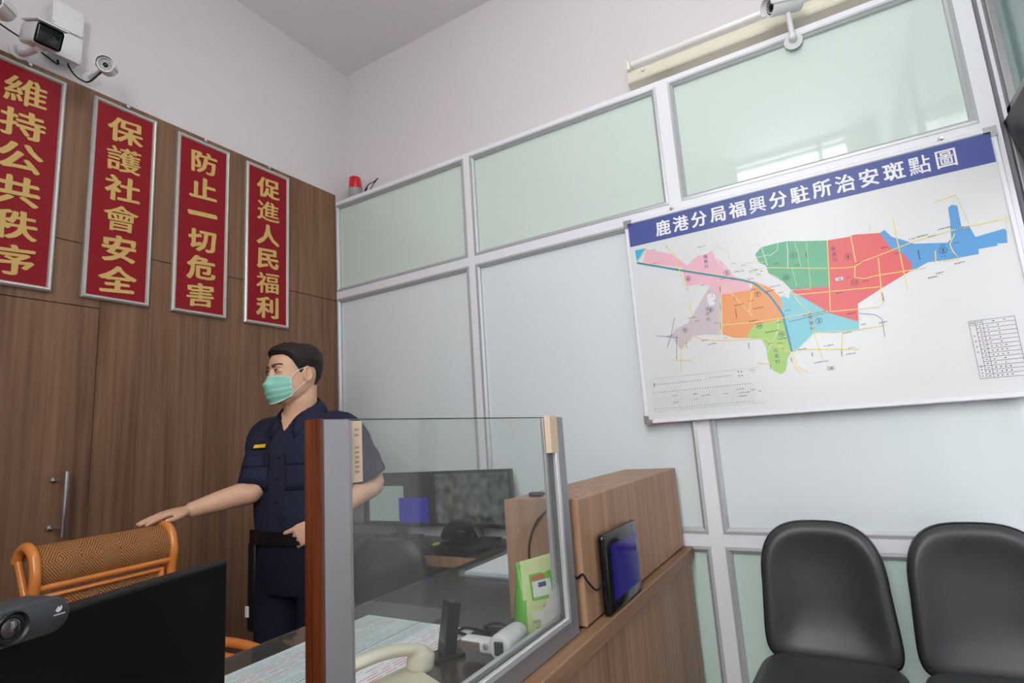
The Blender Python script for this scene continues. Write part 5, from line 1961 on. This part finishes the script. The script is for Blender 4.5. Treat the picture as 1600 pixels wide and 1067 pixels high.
obj('collar', bm, M['shirt'], shirt, smooth='all')

# placket buttons, pocket flap, name bar
bm = B()
for z in (1.235, 1.155, 1.075):
    p, nn = on_chest(0.004, z)
    lathe(bm, [(.0055, 0), (.0055, .002), (.003, .003)], p - nn * .001, nn, 12)
obj('buttons', bm, M['black_plastic'], shirt, smooth='all')


def chest_patch(name, poly, m, parent, lift=.002, thick=.0022):
    bmx = B()
    K = 10
    (l0, z0_), (l1, z1_) = poly
    a = [[on_chest(l0 + (l1 - l0) * i / K, z0_ + (z1_ - z0_) * j / 4, lift)[0] for i in range(K + 1)] for j in range(5)]
    vv = [[bmx.verts.new(p) for p in r] for r in a]
    for j in range(4):
        for i in range(K):
            bmx.faces.new((vv[j][i], vv[j][i + 1], vv[j + 1][i + 1], vv[j + 1][i]))
    bmesh.ops.recalc_face_normals(bmx, faces=bmx.faces[:])
    bmesh.ops.solidify(bmx, geom=bmx.faces[:], thickness=thick)
    return obj(name, bmx, m, parent, smooth='all')


for s in (-1, 1):
    chest_patch('pocket_flap', ((s * .035, 1.205), (s * .135, 1.245)), M['shirt'], shirt, .0035, .004)
    chest_patch('pocket', ((s * .040, 1.115), (s * .130, 1.212)), M['shirt'], shirt, .002, .003)
nb = chest_patch('name_backing', ((-.128, 1.268), (-.062, 1.290)), M['black_plastic'], shirt, .004, .003)
chest_patch('name_bar', ((-.123, 1.2725), (-.067, 1.2855)), M['yellow'], nb, .006, .002)
for k in range(5):
    chest_patch('name_print', ((-.117 + k * .010, 1.2765), (-.111 + k * .010, 1.2815)), M['brow'], nb, .0068, .001)
# shoulder patch on the left sleeve
hit = shirt_tree.ray_cast(LS + tl * 0.3 + tf * 0.12 + UP * 0.03, -(tl * 0.3 + tf * 0.12 + UP * 0.02).normalized())
if hit[0]:
    nn = hit[1]
    u_ = nn.orthogonal().normalized()
    w_ = nn.cross(u_)
    bm = B()
    ellipsoid(bm, hit[0] + nn * .001, u_ * .022, w_ * .022, nn * .004)
    obj('sleeve_patch', bm, M['patch_orange'], shirt, smooth='all')

# ---- trousers, belt, holster, shoes
bm = B()
loft(bm, [trunk(0.74, .112, .118, .165), trunk(0.80, .122, .122, .170), trunk(0.88, .130, .116, .170), trunk(0.95, .126, .105, .163)])
for s in (-1, 1):
    tube(bm, smooth_path([T(.01, s * .085, .86), T(.012, s * .095, .70), T(.015, s * .10, .48), T(.0, s * .105, .27), T(-.005, s * .11, .045)], 4),
         [r for r in [.090] * 4 + [.088] * 4 + [.072] * 4 + [.062] * 4 + [.060]], 20)
bm = remesh(bm, 0.007, 5)
for v in bm.verts:
    p = v.co
    v.co += v.normal * noise.noise(Vector((p.x * 14, p.y * 14, p.z * 6))) * 0.005
obj('trousers', bm, M['trouser'], PER, smooth='all')
bm = B()


def belt_ring(z, e):
    return trunk(z, .134 + e, .114 + e, .170 + e)


loft(bm, [belt_ring(.922, 0), belt_ring(.922, .008), belt_ring(.970, .008), belt_ring(.970, 0), belt_ring(.922, 0)], cap=False)
bl = obj('belt', bm, M['belt'], PER, smooth=True)
bm = B()
box(bm, (-.016, -.004, -.026), (.016, .004, .026), .004, 2, 0, Matrix.Translation(T(.085, -.160, .945)))
obj('belt_keeper', bm, M['belt'], bl)
bm = B()
mt = Matrix.Translation(T(-.01, -.205, .72)) @ Matrix.Rotation(math.atan2(tl.y, tl.x), 4, 'Z')
box(bm, (-.022, -.055, -.13), (.022, .045, .20), .014, 3, 0, mt)
hs = obj('holster', bm, M['belt'], PER, smooth=True)
bm = B()
box(bm, (-.0235, -.0572, -.075), (-.006, -.0545, -.035), .001, 1, 0, mt)
obj('white_tab', bm, M['white_plastic'], hs)
for s in (-1, 1):
    bm = B()
    c = T(.055, s * .112, 0)
    rings = []
    for x, w, h_ in ((-.115, .028, .055), (-.10, .036, .085), (-.04, .040, .09), (.03, .043, .065), (.09, .046, .05), (.135, .036, .042), (.155, .018, .03)):
        rings.append([c + tf * x + tl * (w * q) + UP * (h_ * r + .0) for q, r in ((-1, .0), (-1.02, .25), (-.9, .7), (-.5, .97), (0, 1), (.5, .97), (.9, .7), (1.02, .25), (1, .0))])
    loft(bm, rings)
    obj('shoe', bm, M['belt'], PER, smooth='all')

# ------------------------------------------------------------------ added ceiling fill lamps, out of view
fill_luminaire(-0.85, 1.26, 'unseen fill lamp added on the ceiling above the desk', 40)
fill_luminaire(0.10, 1.26, 'unseen fill lamp added on the ceiling above the black chairs', 40)
